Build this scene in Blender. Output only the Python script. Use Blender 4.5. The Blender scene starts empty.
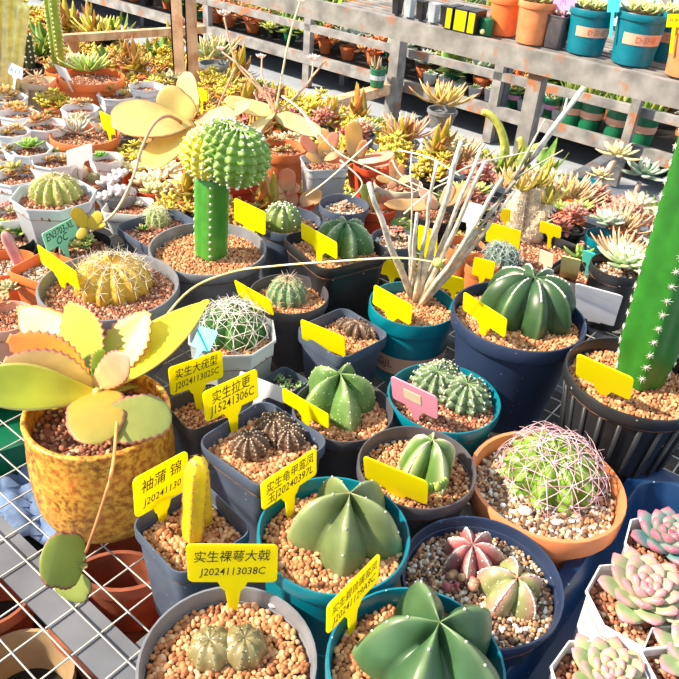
import bpy, random
import numpy as np
from math import *
from mathutils import Vector, Matrix
random.seed(7); np.random.seed(7)
SC = bpy.context.scene; COL = SC.collection
# ------------------------------------------------------------ camera, sky, sun, exposure
FPX = 740.; PITCH = radians(34); ROLL = atan2(90, 1097); CH = .52
cf = Vector((0, cos(PITCH), -sin(PITCH))); cr = Vector((1, 0, 0)); cu = cr.cross(cf)
RX = cr*cos(ROLL) + cu*sin(ROLL); UX = -cr*sin(ROLL) + cu*cos(ROLL)
cam = bpy.data.objects.new('camera', bpy.data.cameras.new('camera')); COL.objects.link(cam)
cam.data.sensor_width = 36; cam.data.lens = FPX/679*36; cam.data.clip_start = .01; cam.data.clip_end = 100
m = Matrix((RX, UX, -cf)).transposed().to_4x4(); m.translation = Vector((0, 0, CH)); cam.matrix_world = m
SC.camera = cam
w = bpy.data.worlds.new('sky'); SC.world = w; w.use_nodes = True
bg = w.node_tree.nodes['Background']; bg.inputs[0].default_value = (.80, .90, 1, 1); bg.inputs[1].default_value = .82
sun = bpy.data.objects.new('sun', bpy.data.lights.new('sun', 'SUN')); COL.objects.link(sun)
sun.data.energy = 7.5; sun.data.angle = radians(3); sun.data.color = (1, .86, .66)
sun.rotation_euler = (Vector((.86, .12, -.72))).to_track_quat('-Z', 'Y').to_euler(); sun.location = (-3, 3, 4)
SC.view_settings.view_transform = 'Standard'; SC.view_settings.look = 'None'
SC.view_settings.exposure = .50; SC.view_settings.gamma = 1; SC.view_settings.use_curve_mapping = False

UD = Vector((-sin(radians(53)), cos(radians(53)), 0)); VD = Vector((cos(radians(53)), sin(radians(53)), 0)); ZV = Vector((0, 0, 1))
def UV(u, v, z=0): return UD*u + VD*v + ZV*z
def ray(x, y): return cf*FPX + RX*(x-339.5) - UX*(y-339.5)
def at(x, y, z=0.):                      # a point of the plane z seen at x, y
    d = ray(x, y); return Vector((0, 0, CH)) + d*((z-CH)/d.z)
def aty(x, y, Y):                        # same, on the upright plane at distance Y
    d = ray(x, y); return Vector((0, 0, CH)) + d*(Y/d.y)
def proj(p):
    d = Vector(p) - Vector((0, 0, CH)); k = FPX/d.dot(cf); return Vector((339.5+d.dot(RX)*k, 339.5-d.dot(UX)*k))
def mmpx(p): return (Vector(p)-Vector((0, 0, CH))).dot(cf)/FPX
rnd = random.uniform
def mix(a, b, t): t = max(0, min(1, t)); return tuple(a[i]*(1-t)+b[i]*t for i in range(3))

# ------------------------------------------------------------ materials
def mat(name, color=(.5, .5, .5), rough=.5, var=.12, scale=30, attr=False, island=None, transl=0, bump=0, bscale=80, metal=0,
        speck=None, spec=.5, alpha=1, sss=0, patch=None):
    M = bpy.data.materials.new(name); M.use_nodes = True; nt = M.node_tree; N = nt.nodes; L = nt.links
    P = N['Principled BSDF']; P.inputs['Roughness'].default_value = rough; P.inputs['Metallic'].default_value = metal
    P.inputs['Specular IOR Level'].default_value = spec
    tc = N.new('ShaderNodeTexCoord')
    if attr: a = N.new('ShaderNodeAttribute'); a.attribute_name = 'Col'; src = a.outputs['Color']
    elif island:
        g = N.new('ShaderNodeNewGeometry'); r = N.new('ShaderNodeValToRGB'); L.new(g.outputs['Random Per Island'], r.inputs[0]); e = r.color_ramp
        e.interpolation = 'CONSTANT'
        for i, c in enumerate(island):
            if i < 2: e.elements[i].position = i/len(island)
            else: e.elements.new(i/len(island))
            e.elements[i].color = (*c, 1)
        src = r.outputs[0]
    else: r = N.new('ShaderNodeRGB'); r.outputs[0].default_value = (*color, 1); src = r.outputs[0]
    nz = N.new('ShaderNodeTexNoise'); nz.inputs['Scale'].default_value = scale; nz.inputs['Detail'].default_value = 5; L.new(tc.outputs['Object'], nz.inputs['Vector'])
    mr = N.new('ShaderNodeMapRange'); mr.inputs[1].default_value = .3; mr.inputs[2].default_value = .7; mr.inputs[3].default_value = 1-var*2; mr.inputs[4].default_value = 1+var; L.new(nz.outputs[0], mr.inputs[0])
    mx = N.new('ShaderNodeVectorMath'); mx.operation = 'SCALE'; L.new(src, mx.inputs[0]); L.new(mr.outputs[0], mx.inputs['Scale']); out = mx.outputs[0]
    if speck:                            # (colour, scale, radius, share)
        vo = N.new('ShaderNodeTexVoronoi'); vo.inputs['Scale'].default_value = speck[1]; L.new(tc.outputs['Object'], vo.inputs['Vector'])
        lt = N.new('ShaderNodeMath'); lt.operation = 'LESS_THAN'; lt.inputs[1].default_value = speck[2]; L.new(vo.outputs['Distance'], lt.inputs[0])
        sx = N.new('ShaderNodeSeparateColor'); L.new(vo.outputs['Color'], sx.inputs[0]); l2 = N.new('ShaderNodeMath'); l2.operation = 'LESS_THAN'; l2.inputs[1].default_value = speck[3]; L.new(sx.outputs[0], l2.inputs[0])
        mu = N.new('ShaderNodeMath'); mu.operation = 'MULTIPLY'; L.new(lt.outputs[0], mu.inputs[0]); L.new(l2.outputs[0], mu.inputs[1])
        mc = N.new('ShaderNodeMix'); mc.data_type = 'RGBA'; L.new(mu.outputs[0], mc.inputs[0]); L.new(out, mc.inputs[6]); mc.inputs[7].default_value = (*speck[0], 1); out = mc.outputs[2]
    if patch:                            # (colour, scale, from, to)
        n3 = N.new('ShaderNodeTexNoise'); n3.inputs['Scale'].default_value = patch[1]; n3.inputs['Detail'].default_value = 6; n3.inputs['Roughness'].default_value = .62; L.new(tc.outputs['Object'], n3.inputs['Vector'])
        m3 = N.new('ShaderNodeMapRange'); m3.inputs[1].default_value = patch[2]; m3.inputs[2].default_value = patch[3]; L.new(n3.outputs[0], m3.inputs[0])
        mc = N.new('ShaderNodeMix'); mc.data_type = 'RGBA'; L.new(m3.outputs[0], mc.inputs[0]); L.new(out, mc.inputs[6]); mc.inputs[7].default_value = (*patch[0], 1); out = mc.outputs[2]
    L.new(out, P.inputs['Base Color'])
    if sss: P.inputs['Subsurface Weight'].default_value = sss; P.inputs['Subsurface Radius'].default_value = (.01, .008, .004); P.inputs['Subsurface Scale'].default_value = .3
    if bump:
        b = N.new('ShaderNodeBump'); b.inputs['Strength'].default_value = bump; b.inputs['Distance'].default_value = .002
        n2 = N.new('ShaderNodeTexNoise'); n2.inputs['Scale'].default_value = bscale; n2.inputs['Detail'].default_value = 6; L.new(tc.outputs['Object'], n2.inputs['Vector']); L.new(n2.outputs[0], b.inputs['Height']); L.new(b.outputs[0], P.inputs['Normal'])
    if transl or alpha < 1:
        O = N['Material Output']; ms = N.new('ShaderNodeMixShader'); ms.inputs[0].default_value = transl or 1-alpha
        t = N.new('ShaderNodeBsdfTranslucent'); L.new(out, t.inputs[0]); L.new(P.outputs[0], ms.inputs[1]); L.new(t.outputs[0], ms.inputs[2]); L.new(ms.outputs[0], O.inputs[0])
    return M
MT = {
 'plant': mat('succulent_skin', attr=True, rough=.38, var=.14, scale=55, sss=.15, spec=.45),
 'leaf': mat('thin_leaf', attr=True, rough=.4, var=.1, scale=30, transl=.4),
 'astro': mat('flecked_cactus_skin', attr=True, rough=.42, var=.22, scale=60, speck=((.62, .68, .52), 420, .22, .30), bump=.12, bscale=150),
 'spine': mat('spine', attr=True, rough=.5, var=.05),
 'akadama': mat('clay_granules', island=[(.58, .26, .11), (.44, .17, .07), (.68, .36, .17), (.52, .22, .09), (.30, .11, .045), (.72, .44, .24), (.56, .28, .13)], rough=.85, var=.12, scale=200),
 'mixed': mat('mixed_grit', island=[(.46, .23, .11), (.66, .58, .46), (.20, .10, .06), (.56, .33, .18), (.74, .72, .68), (.30, .17, .10), (.12, .07, .06), (.48, .34, .22)], rough=.8, var=.12, scale=200),
 'brown': mat('brown_grit', island=[(.36, .13, .07), (.26, .10, .06), (.52, .24, .13), (.44, .17, .09), (.68, .45, .30), (.18, .07, .04)], rough=.85, var=.12, scale=200),
 'soil': mat('soil', (.17, .08, .045), rough=.95, var=.3, scale=200, bump=.6, bscale=300),
 'teal': mat('teal_plastic', (.0, .17, .24), rough=.34, var=.08, speck=((.35, .5, .5), 160, .10, .25)),
 'navy': mat('navy_plastic', (.018, .034, .085), rough=.42, var=.1, speck=((.22, .26, .34), 150, .10, .3)),
 'navyrim': mat('grey_blue_plastic', (.075, .10, .155), rough=.42, var=.15, speck=((.4, .42, .45), 180, .12, .2)),
 'grey': mat('grey_plastic', (.20, .21, .24), rough=.45, var=.15, scale=40),
 'darkgrey': mat('dark_grey_plastic', (.085, .08, .095), rough=.42, var=.15, scale=40, speck=((.25, .22, .22), 130, .12, .2)),
 'black': mat('black_plastic', (.018, .019, .023), rough=.4, var=.2, speck=((.3, .28, .25), 110, .12, .22)),
 'terra': mat('terracotta_plastic', (.70, .20, .065), rough=.5, var=.12, scale=25),
 'clay': mat('terracotta_clay', (.74, .25, .10), rough=.6, var=.14, scale=25, bump=.1),
 'red': mat('red_plastic', (.62, .07, .025), rough=.42, var=.1),
 'orange': mat('orange_plastic', (.85, .20, .05), rough=.45, var=.08),
 'white': mat('white_plastic', (.86, .88, .92), rough=.4, var=.03, transl=.15),
 'milky': mat('milky_translucent_plastic', (.62, .68, .74), rough=.35, var=.05, transl=.35),
 'cream': mat('cream_plastic', (.74, .62, .46), rough=.55, var=.05),
 'yellow': mat('yellow_label_plastic', (1, .90, .0), rough=.4, var=.0, transl=.5),
 'paleyellow': mat('pale_yellow_label', (.90, .80, .30), rough=.4, var=.03),
 'pink': mat('pink_label_plastic', (.95, .45, .62), rough=.4, var=.02, transl=.35),
 'cyan': mat('cyan_label_plastic', (.05, .62, .66), rough=.4, var=.02),
 'wlabel': mat('white_label_plastic', (.88, .88, .92), rough=.4, var=.02, transl=.5),
 'glabel': mat('green_label_plastic', (.28, .80, .50), rough=.4, var=.02),
 'ink': mat('black_ink', (.01, .01, .012), rough=.6, var=0),
 'blueink': mat('blue_ink', (.02, .12, .4), rough=.6, var=0),
 'band': mat('peach_band', (.80, .42, .30), rough=.5, var=.05),
 'bandtext': mat('band_lettering', (.20, .13, .11), rough=.5, var=0),
 'bandtext2': mat('orange_lettering', (.62, .20, .08), rough=.5, var=0),
 'pinkband': mat('pink_band', (.80, .35, .62), rough=.5, var=.04),
 'glaze': mat('ochre_glaze', (.50, .15, .02), rough=.36, var=.35, scale=45, patch=((.82, .42, .06), 170, .40, .60), bump=.3, bscale=150),
 'steel': mat('galvanised_steel', (.14, .15, .18), rough=.55, var=.14, scale=18),
 'rust': mat('weathered_steel', (.27, .26, .255), rough=.7, var=.25, scale=14, patch=((.36, .14, .06), 9, .55, .64)),
 'wood': mat('rusty_tan_steel', (.78, .50, .30), rough=.7, var=.2, scale=20, patch=((.55, .22, .09), 14, .5, .62)),
 'wire': mat('galvanised_wire', (.42, .40, .37), rough=.45, var=.1, metal=.3),
 'tan': mat('tan_plastic', (.42, .28, .15), rough=.6, var=.1),
 'shadeclay': mat('shaded_terracotta', (.34, .09, .04), rough=.7, var=.2),  # terracotta with the shade under the mesh put into its colour
 'blue': mat('blue_tray_plastic', (.004, .035, .12), rough=.38, var=.15, speck=((.30, .38, .5), 120, .10, .35)),
 'bluecloth': mat('blue_cloth', (.16, .24, .42), rough=.9, var=.25, scale=18, bump=.5, bscale=30),
 'greencrate': mat('green_plastic', (.0, .14, .06), rough=.4, var=.1),
 'darkboard': mat('near_black_board', (.008, .007, .008), rough=.9, var=.3),  # near black; on the lower shelf the colour stands in for shade
 'ground': mat('grey_ground_sheet', (.36, .40, .47), rough=.8, var=.12, scale=3, bump=.3, bscale=10),
 'greenpot': mat('green_plastic_pot', (.01, .16, .07), rough=.42, var=.1),
 'bark': mat('bark', attr=True, rough=.8, var=.25, scale=90, bump=.5, bscale=160),
}

# ------------------------------------------------------------ mesh helpers
class MB:
    def __init__(s, X=None): s.v = []; s.f = []; s.c = []; s.X = X
    def add(s, vs, fs, col=(.5, .5, .5)):
        o = len(s.v)
        for i, p in enumerate(vs):
            p = Vector(p); s.v.append(s.X @ p if s.X else p)
            s.c.append(col[i] if isinstance(col, list) else col)
        s.f += [tuple(o+i for i in f) for f in fs]
    def rings(s, rs, cols=(.5, .5, .5), cap0=False, cap1=False, closed=True):
        n = len(rs[0]); vs = [p for r in rs for p in r]; fs = []
        for j in range(len(rs)-1):
            for i in range(n if closed else n-1):
                k = (i+1) % n; fs.append((j*n+i, j*n+k, (j+1)*n+k, (j+1)*n+i))
        if cap0: fs.append(tuple(reversed(range(n))))
        if cap1: fs.append(tuple(range((len(rs)-1)*n, len(rs)*n)))
        s.add(vs, fs, cols)
    def stack(s, ring, prof, col=(.5, .5, .5), cap0=True, cap1=False, c=(0, 0)):
        s.rings([[(x*r+c[0], y*r+c[1], z) for x, y in ring] for r, z in prof], col, cap0, cap1)
    def tube(s, pts, r0, r1=None, n=5, col=(.5, .5, .5), cap=True):
        pts = [Vector(p) for p in pts]; r1 = r0 if r1 is None else r1; rs = []; m = len(pts); cc = []
        for i, p in enumerate(pts):
            d = (pts[min(i+1, m-1)]-pts[max(i-1, 0)]).normalized(); a = d.cross(ZV if abs(d.z) < .9 else cr).normalized(); b = d.cross(a)
            t = i/(m-1); r = r0*(1-t)+r1*t
            rs.append([p+a*(r*cos(2*pi*k/n))+b*(r*sin(2*pi*k/n)) for k in range(n)])
            cc += [col(t) if callable(col) else col]*n
        s.rings(rs, cc, cap, cap)
    def box(s, lo, hi, col=(.5, .5, .5)):
        x0, y0, z0 = lo; x1, y1, z1 = hi
        s.add([(x0, y0, z0), (x1, y0, z0), (x1, y1, z0), (x0, y1, z0), (x0, y0, z1), (x1, y0, z1), (x1, y1, z1), (x0, y1, z1)],
              [(3, 2, 1, 0), (4, 5, 6, 7), (0, 1, 5, 4), (1, 2, 6, 5), (2, 3, 7, 6), (3, 0, 4, 7)], col)
    def bar(s, p, q, w, h, up=ZV, col=(.5, .5, .5)):     # a beam between two points
        p = Vector(p); q = Vector(q); d = (q-p).normalized(); a = d.cross(up).normalized()*w/2; b = a.cross(d).normalized()*h/2
        s.rings([[p-a-b, p+a-b, p+a+b, p-a+b], [q-a-b, q+a-b, q+a+b, q-a+b]], col, True, True)
    def ball(s, c, r, n=8, m=6, col=(.5, .5, .5), f=(1, 1, 1)):
        c = Vector(c); s.rings([[c+Vector((r*f[0]*sin(pi*j/m)*cos(2*pi*i/n), r*f[1]*sin(pi*j/m)*sin(2*pi*i/n), -r*f[2]*cos(pi*j/m))) for i in range(n)] for j in range(m+1)], col)
    def leaf(s, b, t, nrm, w, th, col, nu=8, nv=8, curl=0, fold=0, teeth=0, nt=9, k=(.55, .75), round=0):
        b = Vector(b); t = Vector(t); d = t-b; L = d.length; d.normalize(); nrm = Vector(nrm); nrm = (nrm-d*nrm.dot(d)).normalized(); sd = d.cross(nrm)
        rs = []; cc = []
        for j in range(nv+1):
            u = j/nv; p = b+d*(L*u)+nrm*(curl*L*sin(pi*u)*.5)
            g = max(sin(pi*min(1, u**k[0]*.97+.03)), 0)**k[1]; ww = w/2*max(g, .06 if j == nv else .16)
            if round and u > .6: ww = w/2*max(g, sqrt(max(0, 1-((u-.6)/.4)**2))*.95+.04)
            tt = teeth*(2*abs((u*nt) % 1-.5))*w if teeth else 0
            for i in range(nu):
                a = 2*pi*i/nu; x = cos(a); y = sin(a)
                rs.append(p+sd*((ww+(tt if abs(x) > .8 else 0))*x)+nrm*(th/2*y*min(1, g+.25)+fold*abs(x)*ww)); cc.append(col(u, abs(x)) if callable(col) else col)
        s.rings([rs[j*nu:(j+1)*nu] for j in range(nv+1)], cc, True, True)
    def build(s, name, m, parent=None, smooth=True, ang=None):
        me = bpy.data.meshes.new(name); me.from_pydata([tuple(p) for p in s.v], [], s.f)
        at_ = me.color_attributes.new('Col', 'FLOAT_COLOR', 'POINT')
        at_.data.foreach_set('color', np.array([(*c[:3], 1) for c in s.c], dtype=np.float32).ravel())
        if smooth: me.polygons.foreach_set('use_smooth', [True]*len(me.polygons))
        if ang: me.set_sharp_from_angle(angle=radians(ang))
        me.materials.append(MT[m]); me.update(); o = bpy.data.objects.new(name, me); COL.objects.link(o); o.parent = parent
        return o
def tag(o, label=None, cat=None, group=None, kind=None):
    for k, v in (('label', label), ('category', cat), ('group', group), ('kind', kind)):
        if v: o[k] = v
    return o
def empty(name, loc, rz=0, label=None, cat=None, group=None):
    o = bpy.data.objects.new(name, None); COL.objects.link(o); o.location = loc; o.rotation_euler = (0, 0, rz); o.empty_display_size = .02
    return tag(o, label, cat, group)
def copy_tree(o, parent=None):
    c = o.copy(); COL.objects.link(c)
    if parent: c.parent = parent
    for ch in [k for k in KIDS.get(o.name, [])]: copy_tree(ch, c)
    return c
KIDS = {}
def remember(root):
    for o in bpy.data.objects:
        if o.parent == root: KIDS.setdefault(root.name, []).append(o)
def ring(kind='round', n=40):
    if kind == 'round': return [(cos(2*pi*i/n), sin(2*pi*i/n)) for i in range(n)]
    if kind == 'square':            # half-side 1, rounded corners
        c = .34; P = []
        for q in range(4):
            for k in range(7):
                a = q*pi/2+k*pi/12; P.append(((1-c)*(1 if q in (0, 3) else -1)+c*cos(a), (1-c)*(1 if q < 2 else -1)+c*sin(a)))
        return P
    return [(cos(2*pi*i/kind+pi/kind), sin(2*pi*i/kind+pi/kind)) for i in range(kind)]
def pot_mesh(r, h, kind='round', taper=.74, lip=.012, lipw=.05, wall=.035, soil=.011, bands=0, n=40):
    R = ring(kind, n); b = MB(); rb = r*taper; hi = h-lip; rl = rb+(r*(1-lipw)-rb)*hi/h
    prof = [(rb*.96, 0), (rb, .002)]
    for k in range(bands): z = hi*(.35+.28*k); q = rb+(rl-rb)*z/hi; prof += [(q, z), (q+.0012, z+.001), (q+.0012, z+.003), (q, z+.004)]
    prof += [(rl, hi-.001), (r*.985, hi), (r, hi+.002), (r, h-.0015), (r*.99, h), (r*(1-wall), h), (r*(1-wall-.012), h-.002), (r*(1-wall-.03), h-soil-.004)]
    b.stack(R, prof); return b
def pt_in(kind, x, y):
    if kind == 'round': return x*x+y*y < 1
    if kind == 'square': return abs(x) < 1 and abs(y) < 1 and abs(x)+abs(y) < 1.75
    return x*x+y*y < cos(pi/kind)**2*1.04
def ico(sub):
    import bmesh
    bm = bmesh.new(); bmesh.ops.create_icosphere(bm, subdivisions=sub, radius=1); v = np.array([x.co[:] for x in bm.verts]); bm.verts.index_update()
    f = np.array([[q.index for q in x.verts] for x in bm.faces]); bm.free(); return v, f
ICO = {1: ico(1), 2: ico(2)}
def pebbles(pts, sizes, m, parent, name='gravel', sub=1, sizejit=.3):
    tv, tf = ICO[sub]; n = len(pts); k = len(tv); V = np.zeros((n, k, 3)); 
    for i, (p, s) in enumerate(zip(pts, sizes)):
        R = np.linalg.qr(np.random.randn(3, 3))[0]; sc = s*np.random.uniform(1-sizejit, 1+sizejit, 3)
        V[i] = (tv*(1+np.random.uniform(-.13, .13, (k, 1)))*sc) @ R + np.array(p)
    Fc = (tf[None]+np.arange(n)[:, None, None]*k).reshape(-1, 3)
    me = bpy.data.meshes.new(name); me.from_pydata(V.reshape(-1, 3).tolist(), [], Fc.tolist()); me.polygons.foreach_set('use_smooth', [True]*len(me.polygons))
    me.materials.append(MT[m]); o = bpy.data.objects.new(name, me); COL.objects.link(o); o.parent = parent; o['kind'] = 'stuff'; return o
def gravel(parent, r, z, kind, size, m, sub=1):
    pts = []; sz = []; s = size*1.55; y = -r; row = 0
    while y < r:
        x = -r+(row % 2)*s/2
        while x < r:
            px = x+rnd(-.3, .3)*s; py = y+rnd(-.3, .3)*s
            if pt_in(kind, px/r, py/r): q = size*rnd(.68, 1.2); pts.append((px, py, z+rnd(-.35, .35)*size)); sz.append(q)
            x += s
        y += s*.87; row += 1
    return pebbles(pts, sz, m, parent, sub=sub)
class Pot: pass
PLACED = []
def potted(name, label, px, py, wpx, h, mt='black', kind='round', yaw=0, g='akadama', gs=.0031, sub=1, quad=None, pos=None, r=None, cat='potted plant', group=None, grip=True, potlabel=None, **kw):
    P = Pot()
    if len(label.split()) > 16: print('LONG', label)
    if quad:
        a, b, c = [at(x, y, h) for x, y in quad]; p = (a+c)/2; d1 = (b-a); d2 = (c-b); r = r or (d1.length+d2.length)/4*.98; yaw = atan2(d2.y, d2.x)
        kind = 'square'
    elif pos: p = Vector(pos)
    else: p = at(px, py, h); r = r or wpx/2*mmpx(p)
    z0 = kw.pop('z0', 0)
    P.root = empty(name, (p.x, p.y, z0), yaw, label, cat, group); P.r = r; P.h = h-z0; P.kind = kind; P.yaw = yaw
    soil = kw.get('soil', .011)
    P.pot = pot_mesh(r, P.h, kind, **kw).build('pot', mt, P.root, ang=35)
    if potlabel: P.pot['label'] = potlabel
    P.z = P.h-soil; PLACED.append((p.x, p.y, r))
    ri = r*(1-kw.get('wall', .035)-.03)
    b = MB(); b.stack(ring(kind, 28), [(ri*1.01, P.z-.0045), (ri*1.01, P.z-.004)], cap0=False, cap1=True); b.build('soil', 'soil', P.root)
    if g: gravel(P.root, ri*.985-gs*.4, P.z-.0025, kind, gs, g, sub)
    P.inv = Matrix.Translation((p.x, p.y, z0)) @ Matrix.Rotation(yaw, 4, 'Z'); P.inv.invert(); P.w = Vector((p.x, p.y, z0))
    P.loc = lambda q: P.inv @ Vector(q)
    P.on = lambda x, y, dz=0: P.loc(at(x, y, z0+P.z+dz))       # point on the soil seen at x, y
    return P

# ------------------------------------------------------------ lettering and plant labels
def text_geo(s, size, shear=0, bold=0):
    cu_ = bpy.data.curves.new('t', 'FONT'); cu_.body = s; cu_.size = size; cu_.shear = shear; cu_.align_x = 'CENTER'; cu_.align_y = 'CENTER'; cu_.offset = bold; cu_.resolution_u = 2
    o = bpy.data.objects.new('t', cu_); COL.objects.link(o); me = bpy.data.meshes.new_from_object(o.evaluated_get(bpy.context.evaluated_depsgraph_get()))
    vs = [v.co.copy() for v in me.vertices]; fs = [tuple(p.vertices) for p in me.polygons]; bpy.data.objects.remove(o); bpy.data.curves.remove(cu_); bpy.data.meshes.remove(me); return vs, fs
def plant_label(quad, zc, text, label, m='yellow', group='yellow plant labels', neck=True, stem=.03, ink='ink', cat='plant label', patch=False):
    """quad: corners top-left, top-right, bottom-right, bottom-left of the plate; zc: height of its middle"""
    q = [Vector(x) for x in quad]; L = (q[0]+q[3])/2; R_ = (q[1]+q[2])/2; pl = at(L.x, L.y, zc); pr = at(R_.x, R_.y, zc); C = (pl+pr)/2
    a = pr-pl; W = a.length; a.normalize(); n = a.cross(ZV); s0 = proj(C); e = .01
    j1 = (proj(C+ZV*e)-s0)/e; j2 = (proj(C+n*e)-s0)/e; bs = (q[0]+q[1]-q[2]-q[3])/2; det = j1.x*j2.y-j1.y*j2.x
    t = (bs.x*j2.y-bs.y*j2.x)/det; k = (j1.x*bs.y-j1.y*bs.x)/det; k = max(-1.2*abs(t), min(1.2*abs(t), k)); b = ZV*t+n*k; Hh = b.length; b.normalize()
    nn = a.cross(b); X = Matrix((a, b, nn)).transposed().to_4x4(); X.translation = C
    w2, h2 = W/2, Hh/2; c = min(w2, h2)*.22; P = []
    for cx, cy, a0 in ((w2-c, h2-c, 0), (-w2+c, h2-c, pi/2), (-w2+c, -h2+c, pi)):
        P += [(cx+c*cos(a0+pi/2*i/4), cy+c*sin(a0+pi/2*i/4)) for i in range(5)]
    nw = w2*.25; P += [(-nw*1.35, -h2), (-nw, -h2-h2*.35), (-nw*.7, -h2-h2*.5), (-.0025, -h2-stem), (.0025, -h2-stem), (nw*.7, -h2-h2*.5), (nw, -h2-h2*.35), (nw*1.35, -h2)]
    P += [(w2-c+c*cos(-pi/2+pi/2*i/4), -h2+c+c*sin(-pi/2+pi/2*i/4)) for i in range(5)]
    M = MB(); N = len(P); T = .0006; M.add([(x, y, T) for x, y in P]+[(x, y, -T) for x, y in P], [tuple(range(N)), tuple(reversed(range(N, 2*N)))]+[(i, i+N, (i+1) % N+N, (i+1) % N) for i in range(N)])
    o = M.build('plant_label', m, smooth=False); o.matrix_world = X; tag(o, label, cat, group)
    sgn = 1 if nn.dot(Vector((0, 0, CH))-C) > 0 else -1
    if text:
        M = MB(); nl = len(text)
        for i, (s, f) in enumerate(text):
            vs, fs = text_geo(s, 1, .15, .004); x0 = min(v.x for v in vs); x1 = max(v.x for v in vs); y0 = min(v.y for v in vs); y1 = max(v.y for v in vs)
            kx = W*f/(x1-x0); ky = min(Hh*.40/(y1-y0), kx*1.35); cy = Hh*(.22-.44*i) if nl > 1 else 0
            M.add([((v.x-(x0+x1)/2)*kx*sgn, cy+(v.y-(y0+y1)/2)*ky+((v.x-x0)*kx-W*f/2)*.05, (T+.0003)*sgn) for v in vs], fs)
        M.build('writing', ink, o, smooth=False)
    if patch: M = MB(); M.box((-w2*.45, -h2*.35, sgn*T), (w2*.3, h2*.45, sgn*(T+.0004))); M.build('sticker', 'cream', o, smooth=False)['label'] = 'pale sticker'
    return o
def wrap_text(parent, s, r, z, hgt, ang, m, name='lettering', width=None):
    vs, fs = text_geo(s, 1, 0, .01); x0 = min(v.x for v in vs); x1 = max(v.x for v in vs); y0 = min(v.y for v in vs); y1 = max(v.y for v in vs); k = hgt/(y1-y0); kx = (width/(x1-x0)) if width else k
    cx = (x0+x1)/2; cy = (y0+y1)/2; M = MB()
    rr = r if callable(r) else (lambda z_: r)
    M.add([(lambda a, zz: (rr(zz)*cos(a), rr(zz)*sin(a), zz))(ang+(v.x-cx)*kx/rr(z), z+(v.y-cy)*k) for v in vs], fs); return M.build(name, m, parent, smooth=False)

# ------------------------------------------------------------ cacti
def ribbed(mb, C, R, H, n, d=.2, q=.6, rot=0, tilt=(0, 0), col=(.1, .2, .05), crest=None, low=-.25, rows=18, tub=0, nt=6, dip=.12, ex=.8, gz=.15, per=8, cw=6, ecc=1, lobes=None, twist=0, wob=0):
    C = Vector(C); Rm = Matrix.Rotation(tilt[0], 3, 'X') @ Matrix.Rotation(tilt[1], 3, 'Y'); nu = n*per; rs = []; cc = []
    def pt(th, t):
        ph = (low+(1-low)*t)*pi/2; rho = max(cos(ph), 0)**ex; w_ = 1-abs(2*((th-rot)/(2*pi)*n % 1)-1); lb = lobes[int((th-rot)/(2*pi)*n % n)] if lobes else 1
        f = 1-d*(1-w_**q)
        if tub: f *= 1+tub*(abs(sin(pi*nt*t))-.6)*w_*min(1, rho*1.6)
        f *= 1+(lb-1)*min(1, rho*1.5)
        if wob: kk = int((th-rot)/(2*pi)*n % n); f *= 1+wob*sin(7*t+kk*2.1+1.5*sin(3*th))*min(1, rho*1.4)*(.4+.6*w_)
        z = H*sin(ph)-gz*H*(1-w_)**1.5*max(0, sin(ph))-dip*H*exp(-(rho/.22)**2)
        th2 = th+twist*t
        return C+Rm @ Vector((R*rho*f*cos(th2), R*ecc*rho*f*sin(th2), z)), w_
    for j in range(rows+1):
        row = []
        for i in range(nu):
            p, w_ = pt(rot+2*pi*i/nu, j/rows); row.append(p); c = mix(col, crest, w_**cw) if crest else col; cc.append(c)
        rs.append(row)
    mb.rings(rs, cc, cap1=True)
    def areoles(ts):
        out = []
        for k in range(n):
            for t in ts:
                p, _ = pt(rot+2*pi*(k+.5)/n, t); ph = (low+(1-low)*t)*pi/2; th = rot+2*pi*(k+.5)/n+twist*t
                out.append((p, Rm @ Vector((cos(th)*cos(ph), sin(th)*cos(ph), sin(ph))).normalized()))
        return out
    return areoles
def spines(mb, ar, L, k=7, r=.0004, col=(.8, .7, .6), up=.35, curve=.2, jit=.3, centre=0, n=3, seg=3, tuft=0, tcol=(.85, .85, .8), base=.0):
    for p, nr in ar:
        a = nr.orthogonal().normalized(); b = nr.cross(a); off = rnd(0, 6)
        if tuft: mb.ball(p, tuft, 6, 4, tcol)
        for i in range(k+centre):
            th = off+2*pi*i/max(k, 1); d = (a*cos(th)+b*sin(th)+nr*(up+rnd(-.15, .15))).normalized() if i < k else (nr+a*rnd(-.25, .25)+b*rnd(-.25, .25)).normalized()
            l = L*rnd(1-jit, 1+jit); mb.tube([p+d*(l*s/seg)-nr*(curve*l*(s/seg)**2)+nr*base for s in range(seg+1)], r*rnd(.8, 1.2), r*.3, n, col if not callable(col) else col(0), cap=False)
def crestlines(P, ar, n, ts, r, col, name='crest_lines'):
    a = ar(ts); k = len(ts); mb = MB()
    for i in range(n): mb.tube([a[i*k+j][0] for j in range(k)], r, r*.8, 5, col)
    return mb.build(name, 'spine', P.root)
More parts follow.
